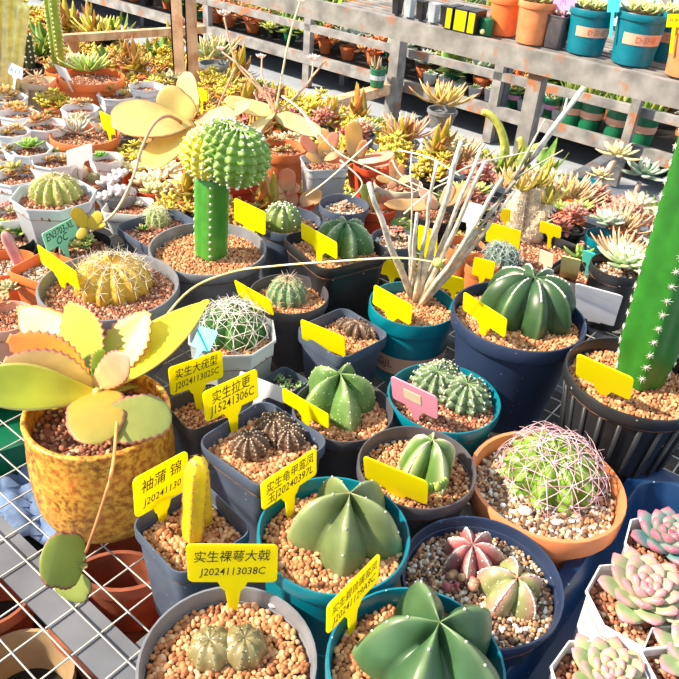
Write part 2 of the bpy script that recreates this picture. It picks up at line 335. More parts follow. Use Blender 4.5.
def column(mb, B, T, R, n=5, d=.25, q=.7, rot=0, rows=26, col=(.1, .3, .05), crest=None, dome=.8, taper=1., cw=3, r0=.85, per=6):
    B = Vector(B); T = Vector(T); D = T-B; L = D.length; D.normalize(); a = D.cross(Vector((0, 1, .01))).normalized(); b = D.cross(a); rs = []; cc = []
    def pt(th, t):
        w_ = 1-abs(2*((th-rot)/(2*pi)*n % 1)-1); e = (1-t)*L/(R*dome); s = sqrt(max(0, 1-(1-min(1, e))**2)) if e < 1 else 1
        s *= (r0+(1-r0)*min(1, t*L/(R*1.5)))*(1-(1-taper)*t); f = R*s*(1-d*(1-w_**q)); return B+D*(L*t)+a*(f*cos(th))+b*(f*sin(th)), w_
    ts = [j/(rows*.7)*.8 for j in range(int(rows*.7))]+[1-.2*(1-k/(rows*.4))**1.6 for k in range(int(rows*.4)+1)]
    for t in ts:
        row = []
        for i in range(n*per): p, w_ = pt(rot+2*pi*i/(n*per), t); row.append(p); cc.append(mix(col, crest, w_**cw) if crest else col)
        rs.append(row)
    mb.rings(rs, cc, cap1=True)
    return lambda ts: [(pt(rot+2*pi*(k+.5)/n, t)[0], (a*cos(rot+2*pi*(k+.5)/n)+b*sin(rot+2*pi*(k+.5)/n)+D*(.1 if t < .95 else 1)).normalized()) for k in range(n) for t in ts]
def rosette(mb, C, R, n=26, lw=.42, th=.10, c_in=(.5, .6, .4), c_out=(.4, .5, .3), tip=(.7, .2, .2), up0=82, up1=12, rot=0, k=(.8, .55), nu=6, nv=5, tilt=(0, 0), lmin=.3, h=.3, curl=.15, tipw=.25, rim=0, rise=.12):
    C = Vector(C); Rm = Matrix.Rotation(tilt[0], 3, 'X') @ Matrix.Rotation(tilt[1], 3, 'Y')
    for i in range(n):
        f = i/(n-1); az = rot+i*2.39996; el = radians(up0+(up1-up0)*f**.7); l = R*(lmin+(1-lmin)*f**.8); d = Vector((cos(az)*cos(el), sin(az)*cos(el), sin(el)))
        nr = Vector((-cos(az)*sin(el), -sin(az)*sin(el), cos(el))); b0 = Vector((cos(az)*R*.10*f, sin(az)*R*.10*f, R*h*(1-f)*.55+R*rise))
        base = mix(c_in, c_out, f)
        def cf_(u, x, base=base): return mix(base, tip, max((u-(1-tipw))/tipw, 0)**1.3+rim*(x > .9)*(u > .2))
        mb.leaf(C+Rm @ b0, C+Rm @ (b0+d*l), Rm @ nr, l*lw*2*(1-.25*f), R*th*(1.3-.4*f), cf_, nu, nv, curl=-curl, k=k, fold=.12)
# ------------------------------------------------------------ the setting: ground, benches, racks
b = MB(); b.add([UV(-3, -2, -.78), UV(-3, 9, -.78), UV(9, 9, -.78), UV(9, -2, -.78)], [(0, 3, 2, 1)]); tag(b.build('floor', 'ground', smooth=False), kind='structure')
BEV = 1.24
bench = empty('wire_mesh_bench', UV(.6, .6, 0), label='bench with a wire mesh top on steel bars carrying the near pots', cat='bench'); BO = bench.location
b = MB(); b.X = Matrix.Translation(-BO)
v = -.2
while v < BEV: b.tube([UV(-.8, v, -.0012), UV(1.75, v, -.0012)], .00085, n=5); v += .0265
u = -.8
while u < 1.75: b.tube([UV(u, -.2, -.0034), UV(u, BEV, -.0034)], .00085, n=5); u += .0345
b.build('wire_mesh', 'wire', bench)
def beam(par, name, p, q, w_, h_, m_='steel', up=ZV):
    b = MB(); b.X = Matrix.Translation(-par.location); b.bar(p, q, w_, h_, up); return b.build(name, m_, par, smooth=False)
b = MB(); b.X = Matrix.Translation(-BO); b.bar(UV(-.8, .167, -.0068), UV(1.75, .167, -.0068), .034, .003); b.bar(UV(-.8, .183, -.022), UV(1.75, .183, -.022), .003, .034); b.build('edge_beam', 'steel', bench, smooth=False)
beam(bench, 'edge_beam', UV(-.8, BEV-.01, -.024), UV(1.75, BEV-.01, -.024), .03, .035)
for uu in (-.6, .30, 1.7): beam(bench, 'cross_beam', UV(uu, .185, -.026), UV(uu, BEV-.03, -.026), .03, .035)
for uu in (-.6, 1.68):
    for vv in (.2, BEV-.05): beam(bench, 'leg', UV(uu, vv, -.78), UV(uu, vv, -.03), .035, .035, up=UD)
b = MB(); b.bar(UV(.45, .62, -.33), UV(.451, .62, -.33), .01, .01); 
sh = empty('lower_shelf', UV(.5, .55, -.36), label='shelf coloured near black for shade below the wire mesh bench', cat='shelf')
b = MB(); b.X = Matrix.Rotation(atan2(UD.y, UD.x), 4, 'Z'); b.box((-1.3, -.66, -.01), (1.2, 1.3, 0)); b.build('board', 'darkboard', sh, smooth=False)  # board coloured near black to supply the darkness under the bench
for uu in (-.55, 1.6):
    b = MB(); b.X = Matrix.Translation(-sh.location); b.bar(UV(uu, -.1, -.385), UV(uu, 1.15, -.385), .03, .03); b.build('cross_beam', 'steel', sh, smooth=False)
    for vv in (0, 1.1): beam(sh, 'leg', UV(uu, vv, -.78), UV(uu, vv, -.395), .03, .03, up=UD)
# post pair at the far edge of the near bench
pp = at(180.5, 96, 0); pq = at(194, 96, 0)
post = empty('steel_post', pp, label='tan rusty double steel post rising behind the white pots', cat='post')
for i, p in enumerate((pp, pq)):
    b = MB(); b.X = Matrix.Translation(-pp); b.box((p.x-.013, p.y-.002, -.04), (p.x+.013, p.y+.002, 1.0)); b.box((p.x-.013, p.y-.002, -.04), (p.x-.010, p.y+.024, 1.0)); b.build('angle_bar', 'wood', post, smooth=False)
# low bench in the middle
MZ = -.42
mb_ = empty('low_bench', UV(1.6, 1.8, MZ), label='low bench crowded with succulents behind the near bench', cat='bench')
b = MB(); b.X = Matrix.Rotation(atan2(UD.y, UD.x), 4, 'Z'); b.box((-1.9, -.44, -.012), (2.3, .42, 0)); b.build('board', 'darkboard', mb_, smooth=False)
for uu in (-.2, 1.2, 2.4, 3.8):
    for vv in (1.4, 2.18): beam(mb_, 'leg', UV(uu, vv, -.78), UV(uu, vv, MZ-.012), .035, .035, up=UD)
o = None
wb = MB(); pA, pB = at(56, 39, -.22), at(205, 29, -.22); cc_ = (pA+pB)/2
sp = empty('rusty_rail', cc_, label='rusty horizontal rail over the brown succulents behind the orange bowl', cat='rail')
beam(sp, 'rail', pA, pB, .03, .03, 'wood')
for q in (pA*.9+pB*.1, pA*.1+pB*.9): beam(sp, 'leg', Vector((q.x, q.y, -.78)), Vector((q.x, q.y, -.236)), .03, .03, 'wood', up=UD)
# the rack behind: deck at z=0 and bottom frame at z=-.6
rk = empty('steel_rack', UV(.9, 2.95, -.78), label='tall steel rack whose top deck carries teal and orange pots', cat='rack')
AZ = 0.; FV = 2.355
beam(rk, 'deck_beam', UV(-1.2, FV, AZ-.035), UV(4.6, FV, AZ-.035), .03, .07, 'rust')
b = MB(); b.X = Matrix.Translation(-rk.location)
vv = FV+.03
while vv < 2.95: b.bar(UV(-1.2, vv, AZ-.010), UV(1.95, vv, AZ-.010), .02, .012); vv += .045
b.build('deck_slats', 'rust', rk, smooth=False)
for uu in (1.065, -.5):
    beam(rk, 'post', UV(uu, FV+.03, -.77), UV(uu, FV+.03, -.07), .05, .05, 'rust', up=UD)
    beam(rk, 'post', UV(uu, 3.5, -.77), UV(uu, 3.5, .25), .04, .04, 'rust', up=UD)
    beam(rk, 'cross_beam', UV(uu, FV+.055, -.605), UV(uu, 3.52, -.605), .05, .05, 'rust')
beam(rk, 'post', UV(2.40, FV+.03, -.77), UV(2.40, FV+.03, -.62), .05, .05, 'rust', up=UD)
beam(rk, 'post', UV(2.37, 3.46, -.77), UV(2.37, 3.46, .28), .075, .06, 'rust', up=UD)
beam(rk, 'cross_beam', UV(2.40, FV+.055, -.605), UV(2.40, 3.52, -.605), .06, .05, 'wood')
beam(rk, 'rail', UV(-1.5, 3.555, -.605), UV(6.5, 3.555, -.605), .035, .06, 'rust')
beam(rk, 'rail', UV(-1.5, 3.555, -.425), UV(6.5, 3.555, -.425), .03, .04, 'rust')
for uu in (1.80, 3.10, 4.0): beam(rk, 'post', UV(uu, 3.56, -.77), UV(uu, 3.56, .3), .04, .05, 'rust', up=UD)
b = MB(); b.X = Matrix.Translation(-rk.location)
b.bar(UV(1.78, 3.61, -.77), UV(1.78, 3.61, .3), .05, .03, UD); b.build('post', 'steel', rk, smooth=False)
# far shelf behind the rack
FZ = -.60
fs_ = empty('far_shelf', UV(2, 4.6, FZ), label='long far shelf of trays and potted plants behind the rack', cat='shelf')
b = MB(); b.X = Matrix.Rotation(atan2(UD.y, UD.x), 4, 'Z'); b.box((-3.4, -1.9, -.012), (5, 1.0, 0)); b.build('board', 'darkboard', fs_, smooth=False)
for uu in (-1, 1, 3, 5):
    for vv in (3.8, 6.2): beam(fs_, 'leg', UV(uu, vv, -.78), UV(uu, vv, FZ-.012), .04, .04, up=UD)

# ------------------------------------------------------------ near pots
G1 = (.17, .27, .06)
# A: two mottled balls
P = potted('potted_cactus', 'grey round pot with two small mottled olive ball succulents, nearest pot on the bench', 228, 660, 180, .10, 'grey', gs=.0022, sub=2, taper=.78)
for (x, y, d, tl) in ((212, 647, .031, -.1), (243, 645, .031, .1)):
    mb = MB(); ar = ribbed(mb, P.on(x, y+3), d/2, d*.42, 8, .10, .8, rnd(0, 1), (0, tl), (.23, .19, .08), (.36, .33, .17), rows=14, dip=.14, per=6, gz=.05)
    a = ar([.25, .4, .55, .7, .85]); spines(mb, a, .001, 0, tuft=.0006, tcol=(.30, .22, .12)); mb.build('cactus_body', 'astro', P.root)
mb = MB(); mb.ball(P.on(273, 605, .002), .0035, 6, 4, (.8, .8, .78), (1, .7, .6)); mb.build('white_stone', 'wlabel', P.root, smooth=False)
# B: yellow column in square pot
P = potted('potted_cactus', 'grey blue square pot with a short bright yellow column cactus', 0, 0, 0, .10, 'navyrim', quad=((124, 529), (212, 480), (258, 523)), gs=.0022, sub=2, taper=.78)
b0 = P.on(193, 537); tp = P.loc(aty(198, 458, at(193, 537, .089).y+.006))
mb = MB(); ar = column(mb, b0, tp, .0088, 5, .26, .8, .35, 24, (.90, .62, .015), (.80, .50, .02), dome=1.3); mb.build('cactus_body', 'plant', P.root)
ms = MB(); spines(ms, ar([.12+.095*i for i in range(10)]), .0032, 6, .00022, (.45, .25, .08), tuft=.0007, tcol=(.55, .38, .12)); ms.build('spines', 'spine', P.root)
c0 = P.on(205, 522); mb = MB(); ar = column(mb, c0, c0.lerp(tp, .9)+Vector((.002, -.001, 0)), .0062, 4, .26, .8, .3, 18, (.88, .60, .015), (.78, .48, .02)); mb.build('cactus_offset', 'plant', P.root)
ms = MB(); spines(ms, ar([.3, .45, .6, .75, .9]), .003, 5, .0002, (.45, .25, .08), tuft=.0006, tcol=(.55, .38, .12)); ms.build('spines', 'spine', P.root)

def astro(P, x, y, R, H, n, d, q, rot, tilt=(0, 0), col=(.10, .20, .05), crest=(.30, .36, .16), tuft=.0007, ts=(.3, .42, .54, .66, .78, .88), name='cactus_body', m_='astro', **kw):
    mb = MB(); ar = ribbed(mb, P.on(x, y), R, H, n, d, q, rot, tilt, col, crest, per=12, rows=26, **kw); mb.build(name, m_, P.root)
    if tuft: mt_ = MB(); spines(mt_, ar(ts), .001, 0, tuft=tuft, tcol=(.80, .80, .66)); mt_.build('areoles', 'spine', P.root)
    return ar
# C: star with one rib towards the front
P = potted('potted_cactus', 'teal round pot with a pale green five-pointed star cactus, label with turtle-shell writing', 334, 531, 154, .118, 'teal', gs=.0021, sub=2, bands=1, taper=.8)
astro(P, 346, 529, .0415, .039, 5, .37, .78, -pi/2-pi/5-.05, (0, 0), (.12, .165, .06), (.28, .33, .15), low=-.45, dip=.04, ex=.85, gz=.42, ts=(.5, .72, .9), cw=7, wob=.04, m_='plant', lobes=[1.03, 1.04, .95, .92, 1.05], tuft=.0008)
# D: big dark star
P = potted('potted_cactus', 'teal round pot with a big dark green swollen star cactus at the near edge', 416, 662, 181, .124, 'teal', gs=.0021, sub=2, bands=1, taper=.8)
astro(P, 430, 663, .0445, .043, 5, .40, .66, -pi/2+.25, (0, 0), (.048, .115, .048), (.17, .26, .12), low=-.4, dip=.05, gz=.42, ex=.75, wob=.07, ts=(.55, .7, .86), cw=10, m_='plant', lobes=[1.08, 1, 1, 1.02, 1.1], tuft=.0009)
# E: variegated reddish clumps
P = potted('potted_cactus', 'dark navy round pot of mixed grit with two reddish star cactus clumps', 482, 577, 163, .083, 'navy', g='mixed', gs=.002, sub=1, taper=.74, lip=.008)
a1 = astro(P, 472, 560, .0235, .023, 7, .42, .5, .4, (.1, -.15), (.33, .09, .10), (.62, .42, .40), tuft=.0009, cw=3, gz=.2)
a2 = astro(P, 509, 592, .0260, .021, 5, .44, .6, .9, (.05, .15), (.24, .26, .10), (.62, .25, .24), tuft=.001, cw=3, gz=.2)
crestlines(P, a1, 7, [.3+.07*i for i in range(10)], .0006, (.78, .60, .56)); crestlines(P, a2, 5, [.3+.07*i for i in range(10)], .0007, (.74, .52, .48))
mb = MB()
for i in range(26): 
    q = P.on(462+rnd(-16, 30), 572+rnd(-14, 16), rnd(0, .006)); mb.ball(q, rnd(.002, .0045), 7, 5, mix((.40, .08, .12), (.42, .30, .15), rnd(0, 1)))
mb.build('offsets', 'astro', P.root)
# F: long pink spines
P = potted('potted_cactus', 'terracotta pot with a round green cactus under long curved pink spines', 547, 482, 156, .078, 'clay', g='mixed', gs=.0021, sub=2, taper=.76, lip=.02, wall=.06)
mb = MB(); ar = ribbed(mb, P.on(549, 478), .041, .037, 10, .26, .8, .2, (.05, 0), (.17, .32, .03), (.24, .40, .05), tub=.28, nt=4, rows=34, per=8, ex=.75, dip=.1, gz=.1, low=-.2); mb.build('cactus_body', 'plant', P.root)
ms = MB(); spines(ms, ar([.34, .60, .84]), .026, 7, .0006, lambda t: mix((.78, .56, .60), (.60, .32, .42), rnd(0, 1)), up=.42, curve=.42, centre=0, tuft=.0018, tcol=(.72, .56, .60), seg=5); ms.build('spines', 'spine', P.root)
for (x, y, s) in ((525, 511, .0065), (556, 522, .0045), (590, 500, .0045), (572, 521, .003), (503, 505, .003)): mb = MB(); mb.ball(P.on(x, y, .002), s, 6, 4, (.8, .8, .78), (1, .7, .6)); mb.build('white_stone', 'wlabel', P.root, smooth=False)
# G: variegated pleated star
P = potted('potted_cactus', 'purple grey round pot with a pleated green star cactus edged in pale lines', 417, 465, 120, .094, 'darkgrey', gs=.0021, taper=.74)
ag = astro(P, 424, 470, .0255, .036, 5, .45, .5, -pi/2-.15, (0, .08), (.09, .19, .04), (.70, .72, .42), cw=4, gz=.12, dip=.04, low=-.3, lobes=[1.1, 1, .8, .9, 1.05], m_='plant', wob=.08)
crestlines(P, ag, 5, [.25+.07*i for i in range(11)], .0009, (.70, .68, .45))
mb = MB()
for i in range(14):
    a = -pi/2-1.0+i*.15; q = P.on(424, 470, .010+.012*rnd(0, 1)); mb.ball(q+Vector((cos(a)*.0205, sin(a)*.0205, 0)), .0028, 6, 5, mix((.10, .25, .04), (.40, .48, .12), rnd(0, 1)), (1, 1, 2))
mb.build('pleats', 'plant', P.root)
# H: rounded square with brown mottled balls
P = potted('potted_cactus', 'grey blue square pot with two brown warty ball cacti', 0, 0, 0, .104, 'navyrim', quad=((192, 437), (258, 397), (335, 445)), gs=.0021, sub=2, taper=.8)
for (x, y, R) in ((250, 448, .0165), (275, 432, .0185), (289, 440, .015)):
    mb = MB(); ar = ribbed(mb, P.on(x, y), R, R*.95, 10, .14, .8, rnd(0, 1), (.1, 0), (.11, .06, .035), (.17, .10, .06), tub=.18, nt=6, rows=30); a = ar([.2, .32, .44, .56, .68, .8, .9]); mb.build('cactus_body', 'plant', P.root)
    ms = MB(); spines(ms, a, .0012, 5, .00016, (.60, .50, .42), tuft=.00075, tcol=(.55, .46, .38)); ms.build('spines', 'spine', P.root)
# I: small square behind
P = potted('potted_cactus', 'small dark square granule pot wedged behind the two leaning yellow labels', 0, 0, 0, .09, 'darkgrey', quad=((164, 402), (210, 379), (240, 410)), gs=.0021, taper=.85)
astro(P, 209, 397, .010, .010, 8, .15, .8, 0, col=(.12, .13, .05), crest=(.3, .3, .2), tuft=.0005)
# J: bright star
P = potted('potted_cactus', 'dark round pot with a mid green pleated five-lobed star cactus', 343, 408, 102, .084, 'darkgrey', gs=.0021, taper=.76)
astro(P, 338, 402, .038, .037, 5, .40, .8, -pi/2-.30, (.05, 0), (.10, .21, .05), (.30, .42, .16), cw=6, gz=.42, dip=.04, low=-.45, ex=.8, wob=.06, lobes=[1.12, 1, .95, 1.05, 1.1])
# K: small square with tiny green succulents
P = potted('potted_succulent', 'small dark square pot of tiny green succulents beside the white label', 0, 0, 0, .06, 'navyrim', quad=((258, 381), (285, 365), (311, 380)), g='mixed', gs=.002, taper=.85)
for i in range(9):
    mb = MB() if not i else mb; rosette(mb, P.on(285+rnd(-17, 17), 383+rnd(-9, 9)), .007, 12, .4, .16, (.25, .5, .12), (.08, .25, .05), (.7, .7, .5), nu=4, nv=3)
mb.build('plant', 'plant', P.root)
# L
P = potted('potted_cactus', 'navy blue rounded square pot with a small shrivelled dark brown cactus', 0, 0, 0, .084, 'navyrim', quad=((295, 330), (342, 304), (390, 333)), gs=.002, taper=.76, lip=.014)
for (x, y, R) in ((357, 331, .017), (345, 326, .0105), (369, 333, .0115)):
    mb = MB(); ar = ribbed(mb, P.on(x, y), R, R*.75, 8, .4, .7, rnd(0, 1), (0, 0), (.12, .07, .045), (.26, .17, .11), rows=14); a = ar([.3, .5, .7]); mb.build('cactus_body', 'plant', P.root)
    ms = MB(); spines(ms, a, .004, 4, .00025, (.35, .22, .15), tuft=.0008, tcol=(.4, .3, .2)); ms.build('spines', 'spine', P.root)
# M: milky octagonal pot, white star spines
P = potted('potted_cactus', 'milky translucent octagonal pot with a green cactus netted by flat white spines', 232, 331, 93, .09, 'milky', 8, yaw=.2, g='akadama', gs=.0021, taper=.78, lip=.004, soil=.016)
mb = MB(); ar = ribbed(mb, P.on(234, 333), .034, .034, 9, .2, .75, .1, (.05, 0), (.045, .17, .025), tub=.12, nt=5, rows=26, low=-.3); mb.build('cactus_body', 'plant', P.root)
ms = MB(); spines(ms, ar([.28, .50, .70, .88]), .019, 7, .00055, (.82, .76, .70), up=.22, curve=.15, tuft=.0012, tcol=(.8, .72, .66)); ms.build('spines', 'spine', P.root)
# N
P = potted('potted_cactus', 'grey brown round pot with a bluish green ribbed cactus with tan spines', 289, 293, 80, .089, 'darkgrey', gs=.002, taper=.8)
mb = MB(); ar = ribbed(mb, P.on(287, 297), .0235, .024, 12, .17, .7, 0, (0, 0), (.13, .25, .12), (.28, .40, .22), tub=.1, nt=4); mb.build('cactus_body', 'plant', P.root)
ms = MB(); spines(ms, ar([.3, .5, .7, .88]), .006, 5, .00035, (.72, .55, .38), up=.4); ms.build('spines', 'spine', P.root)
ms = MB(); spines(ms, ar([.95])[:8], .013, 1, .0005, (.60, .42, .30), up=2); ms.build('crown_spines', 'spine', P.root)
# O
P = potted('potted_cactus', 'tall black square pot with a green star cactus, white stains on its side', 0, 0, 0, .115, 'black', quad=((291, 240), (332, 214), (381, 249)), gs=.002, taper=.78, lip=.010)
astro(P, 344, 247, .038, .036, 6, .44, .7, .2, (0, 0), (.05, .15, .045), (.34, .44, .26), cw=6, gz=.2, dip=.06)
# P
P = potted('potted_cactus', 'navy round pot with a dome cactus with dotted ribs behind the tall column', 288, 220, 66, .09, 'navyrim', gs=.002, taper=.85)
mb = MB(); ar = ribbed(mb, P.on(282, 224), .0275, .030, 9, .12, .9, .3, (0, 0), (.15, .22, .055), rows=18, dip=.08); mb.build('cactus_body', 'plant', P.root)
ms = MB(); spines(ms, ar([.15, .3, .45, .6, .74, .86, .95]), .001, 0, tuft=.0012, tcol=(.85, .85, .80)); ms.build('areoles', 'spine', P.root)
# Q: bare sticks
P = potted('potted_succulent', 'teal pot with a peach band holding long bare whitish upright stems', 413, 303, 88, .09, 'teal', gs=.0022, taper=.84, lip=.018)
rb = lambda z: P.r*.84+(P.r*.95-P.r*.84)*z/.072+.0006
b = MB(); b.stack(ring('round', 40), [(rb(.018), .018), (rb(.042), .042)], cap0=False); b.build('band', 'band', P.root)
wrap_text(P.root, 'GJL', lambda z: rb(z)+.0004, .030, .013, atan2(-P.w.y, -P.w.x)-.52, 'bandtext')
Y0 = P.w.y
for i, (bx, by, tx, ty, dY, r0) in enumerate(((414, 300, 369, 183, .0, .0042), (412, 296, 417, 213, .01, .0030), (416, 302, 461, 142, .01, .0042), (418, 300, 480, 150, .02, .0032), (418, 304, 485, 161, .0, .0032), (420, 306, 502, 178, -.01, .0030), (420, 302, 584, 87, .03, .0042), (416, 298, 410, 236, .02, .0028), (422, 305, 515, 190, .03, .0028), (414, 304, 437, 160, .02, .0028), (410, 298, 412, 150, .05, .0012))):
    mb = MB(); B0 = P.on(bx, by, -.004); T0 = P.loc(aty(tx, ty, Y0+dY)); pts = [B0.lerp(T0, k/8)+Vector((rnd(-1, 1), rnd(-1, 1), 0))*.0016*(0 < k < 8)-Vector((0, 0, 1))*.006*sin(pi*k/8) for k in range(9)]
    mb.tube(pts, r0*1.15, r0*.62, 7, lambda t: mix((.60, .48, .34), (.76, .72, .66), t+.2*rnd(-1, 1))); 
    if i == 6: mb.tube([B0.lerp(T0, .62), P.loc(aty(545, 119, Y0+.02))], .0026, .0006, 5, (.72, .66, .50)); mb.tube([B0.lerp(T0, .62), P.loc(aty(563, 150, Y0+.02))], .0018, .0006, 5, (.72, .66, .50)); mb.tube([B0.lerp(T0, .9), P.loc(aty(567, 98, Y0+.03))], .0022, .0008, 5, (.8, .75, .7))
    mb.build('stem', 'bark', P.root)
# R: big navy
P = potted('potted_cactus', 'large navy round pot with a big dark green lobed cactus with white wool crown', 519, 314, 134, .124, 'navy', gs=.0022, taper=.70, lip=.016, bands=0)
P.pot.data.materials[0] = MT['navyrim'] if 0 else MT['navy']
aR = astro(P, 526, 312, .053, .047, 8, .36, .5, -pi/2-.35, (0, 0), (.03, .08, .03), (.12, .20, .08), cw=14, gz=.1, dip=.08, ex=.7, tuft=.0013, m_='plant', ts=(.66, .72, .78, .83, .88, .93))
crestlines(P, aR, 8, [.64+.033*i for i in range(10)], .0009, (.70, .68, .60), 'wool')
# S
P = potted('potted_cactus', 'teal round pot of brown grit with two warty grey green clustering cacti', 444, 396, 114, .085, 'teal', g='brown', gs=.0020, taper=.78)
for (x, y, R) in ((435, 388, .0245), (464, 400, .0245), (442, 378, .018)):
    mb = MB(); ar = ribbed(mb, P.on(x, y), R, R*.98, 12, .2, .7, rnd(0, 1), (.05, 0), (.13, .21, .10), (.24, .32, .18), tub=.3, nt=5, rows=36, per=8); a = ar([.18, .34, .5, .66, .82]); mb.build('cactus_body', 'plant', P.root)
    ms = MB(); spines(ms, a, .0028, 4, .00022, (.62, .52, .40), tuft=.0011, tcol=(.72, .70, .58)); ms.build('spines', 'spine', P.root)
# T: tall green column
P = potted('potted_cactus', 'black ribbed pot with a thick bright green column cactus taller than the frame', 636, 376, 140, .128, 'black', gs=.0022, sub=1, taper=.66, lip=.012)
P.pot.data.materials[0] = MT['black']
B0 = P.on(639, 378); T0 = P.loc(aty(738, 60, at(636, 378, .117).y+.01))
mb = MB(); ar = column(mb, B0, T0, .0275, 5, .20, 1.1, .62, 40, (.02, .15, .015), (.03, .20, .02), per=8, r0=.8); mb.build('cactus_body', 'plant', P.root)
ms = MB(); spines(ms, ar([.05+.048*i for i in range(20)]), .0042, 8, .0004, (.80, .72, .62), up=.3, tuft=.0014, tcol=(.85, .82, .72)); ms.build('spines', 'spine', P.root)
b = MB()
for i in range(22): a = 2*pi*i/22; b.bar((P.r*.685*cos(a), P.r*.685*sin(a), .008), (P.r*.93*cos(a), P.r*.93*sin(a), .112), .004, .003, Vector((cos(a), sin(a), 0)))
b.build('ribs', 'black', P.root)
# U: grafted crest on column
P = potted('potted_cactus', 'grey round pot with a grafted crested ball cactus on a green column stock', 208, 247, 117, .093, 'grey', gs=.0022, taper=.74, lip=.012)
P.pot.data.materials[0] = MT['grey']
B0 = P.on(211, 254); Yc = at(211, 254, .082).y; T0 = P.loc(aty(212, 168, Yc))
mb = MB(); ar = column(mb, B0, T0, .0205, 4, .22, 1.1, .9, 30, (.055, .27, .03), (.12, .38, .05), dome=.9, per=8, r0=.95); mb.build('rootstock', 'plant', P.root)
ms = MB(); spines(ms, ar([.06+.088*i for i in range(10)]), .003, 7, .0003, (.85, .8, .7), tuft=.0014, tcol=(.85, .85, .8)); ms.build('spines', 'spine', P.root)
cb = MB(); sp_ = MB()
for (x, y, R, H_, cl) in ((207, 148, .029, .036, (.72, .64, .04)), (236, 150, .038, .043, (.15, .30, .035)), (225, 142, .033, .040, (.20, .34, .04))):
    q = P.loc(aty(x, y+6, Yc-.004 if x < 230 else Yc-.010)); ar = ribbed(cb, q, R, H_*.8, 16, .12, .8, rnd(0, 1), (0, .12), cl, mix(cl, (.5, .6, .2), .4), tub=.3, nt=9, rows=44, low=-.75, dip=.03, per=6)
    a = ar([.08+.095*i for i in range(10)]); spines(sp_, a, .0022, 3, .0002, (.85, .85, .75), tuft=.0011, tcol=(.88, .88, .78))
    for p_, n_ in random.sample(a, 16): sp_.ball(p_, .0022, 7, 5, (.9, .9, .84))
cb.build('crest', 'plant', P.root); sp_.build('crest_spines', 'spine', P.root)
# V: golden barrel
P = potted('potted_cactus', 'wide grey round pot with a flat golden barrel cactus with white spines', 109, 284, 138, .102, 'grey', g='brown', gs=.002, taper=.72, lip=.014)
mb = MB(); ar = ribbed(mb, P.on(113, 285), .044, .030, 14, .18, .7, 0, (0, 0), (.60, .40, .04), (.40, .20, .04), rows=20, dip=.14, ex=.7); mb.build('cactus_body', 'plant', P.root)
ms = MB(); spines(ms, ar([.42, .6, .75, .88]), .011, 6, .0004, lambda t: mix((.85, .78, .62), (.40, .22, .12), rnd(0, 1)**3), up=.5, curve=.1, centre=1); ms.build('spines', 'spine', P.root)
# W: ochre glazed pot with the big toothed leaves
P = potted('potted_succulent', 'ochre glazed footed pot with a rosette of huge pink-edged toothed leaves', 97, 408, 145, .13, 'clay', g='brown', gs=.0022, taper=.8, lip=.001, soil=.02) if 0 else None
p = at(97, 410, .118); r = 72*mmpx(p); root = empty('potted_succulent', (p.x, p.y, 0), 0, 'ochre glazed footed pot with a rosette of huge pink-edged toothed leaves', 'potted plant')
P = Pot(); P.root = root; P.r = r; P.z = .100; P.w = Vector((p.x, p.y, 0)); P.loc = lambda q: Vector(q)-P.w; P.on = lambda x, y, dz=0: P.loc(at(x, y, P.z+dz))
b = MB(); b.stack(ring('round', 48), [(r*.80, .016), (r*.93, .019), (r*1.0, .030), (r*1.03, .05), (r*1.02, .08), (r*.985, .105), (r*.99, .111), (r*1.0, .1165), (r*.985, .118), (r*.93, .118), (r*.915, .115), (r*.90, .097)]); b.build('pot', 'glaze', root)
for k in range(3):
    a = -2.3+k*2*pi/3; b = MB(); b.stack(ring('round', 14), [(.006, 0), (.0085, .002), (.011, .018)], c=(cos(a)*r*.72, sin(a)*r*.72)); b.build('foot', 'glaze', root)
b = MB(); b.stack(ring('round', 32), [(r*.91, .0975), (r*.90, .098)], cap0=False, cap1=True); b.build('soil', 'soil', root)
gravel(root, r*.88, .098, 'round', .0028, 'brown')
Yw = p.y
def bigleaf(par, loc, bx, by, bz, tx, ty, tY, w_, nrm, ci, co, edge, teeth=.06, curl=-.1, fold=.15, name='leaf', th=.003, nv=36, nt=11, k=(.62, .6), tip0=.0, round=0):
    B0 = loc(at(bx, by, bz)); T0 = loc(aty(tx, ty, tY)); mb = MB()
    def cfn(u, x): return mix(mix(ci, co, u), edge, max(1.0*(x > .9), (tip0 and max((u-(1-tip0))/tip0, 0)) or 0))
    mb.leaf(B0, T0, nrm, w_, th, cfn, 12, nv, curl=curl, fold=fold, teeth=teeth, nt=nt, k=k, round=round); return mb.build(name, 'leaf', par)
YL = (.95, .80, .06); YG = (.46, .54, .07); PK = (.85, .16, .24); CRM = (.92, .72, .42); GR = (.22, .34, .06)
bz = .115
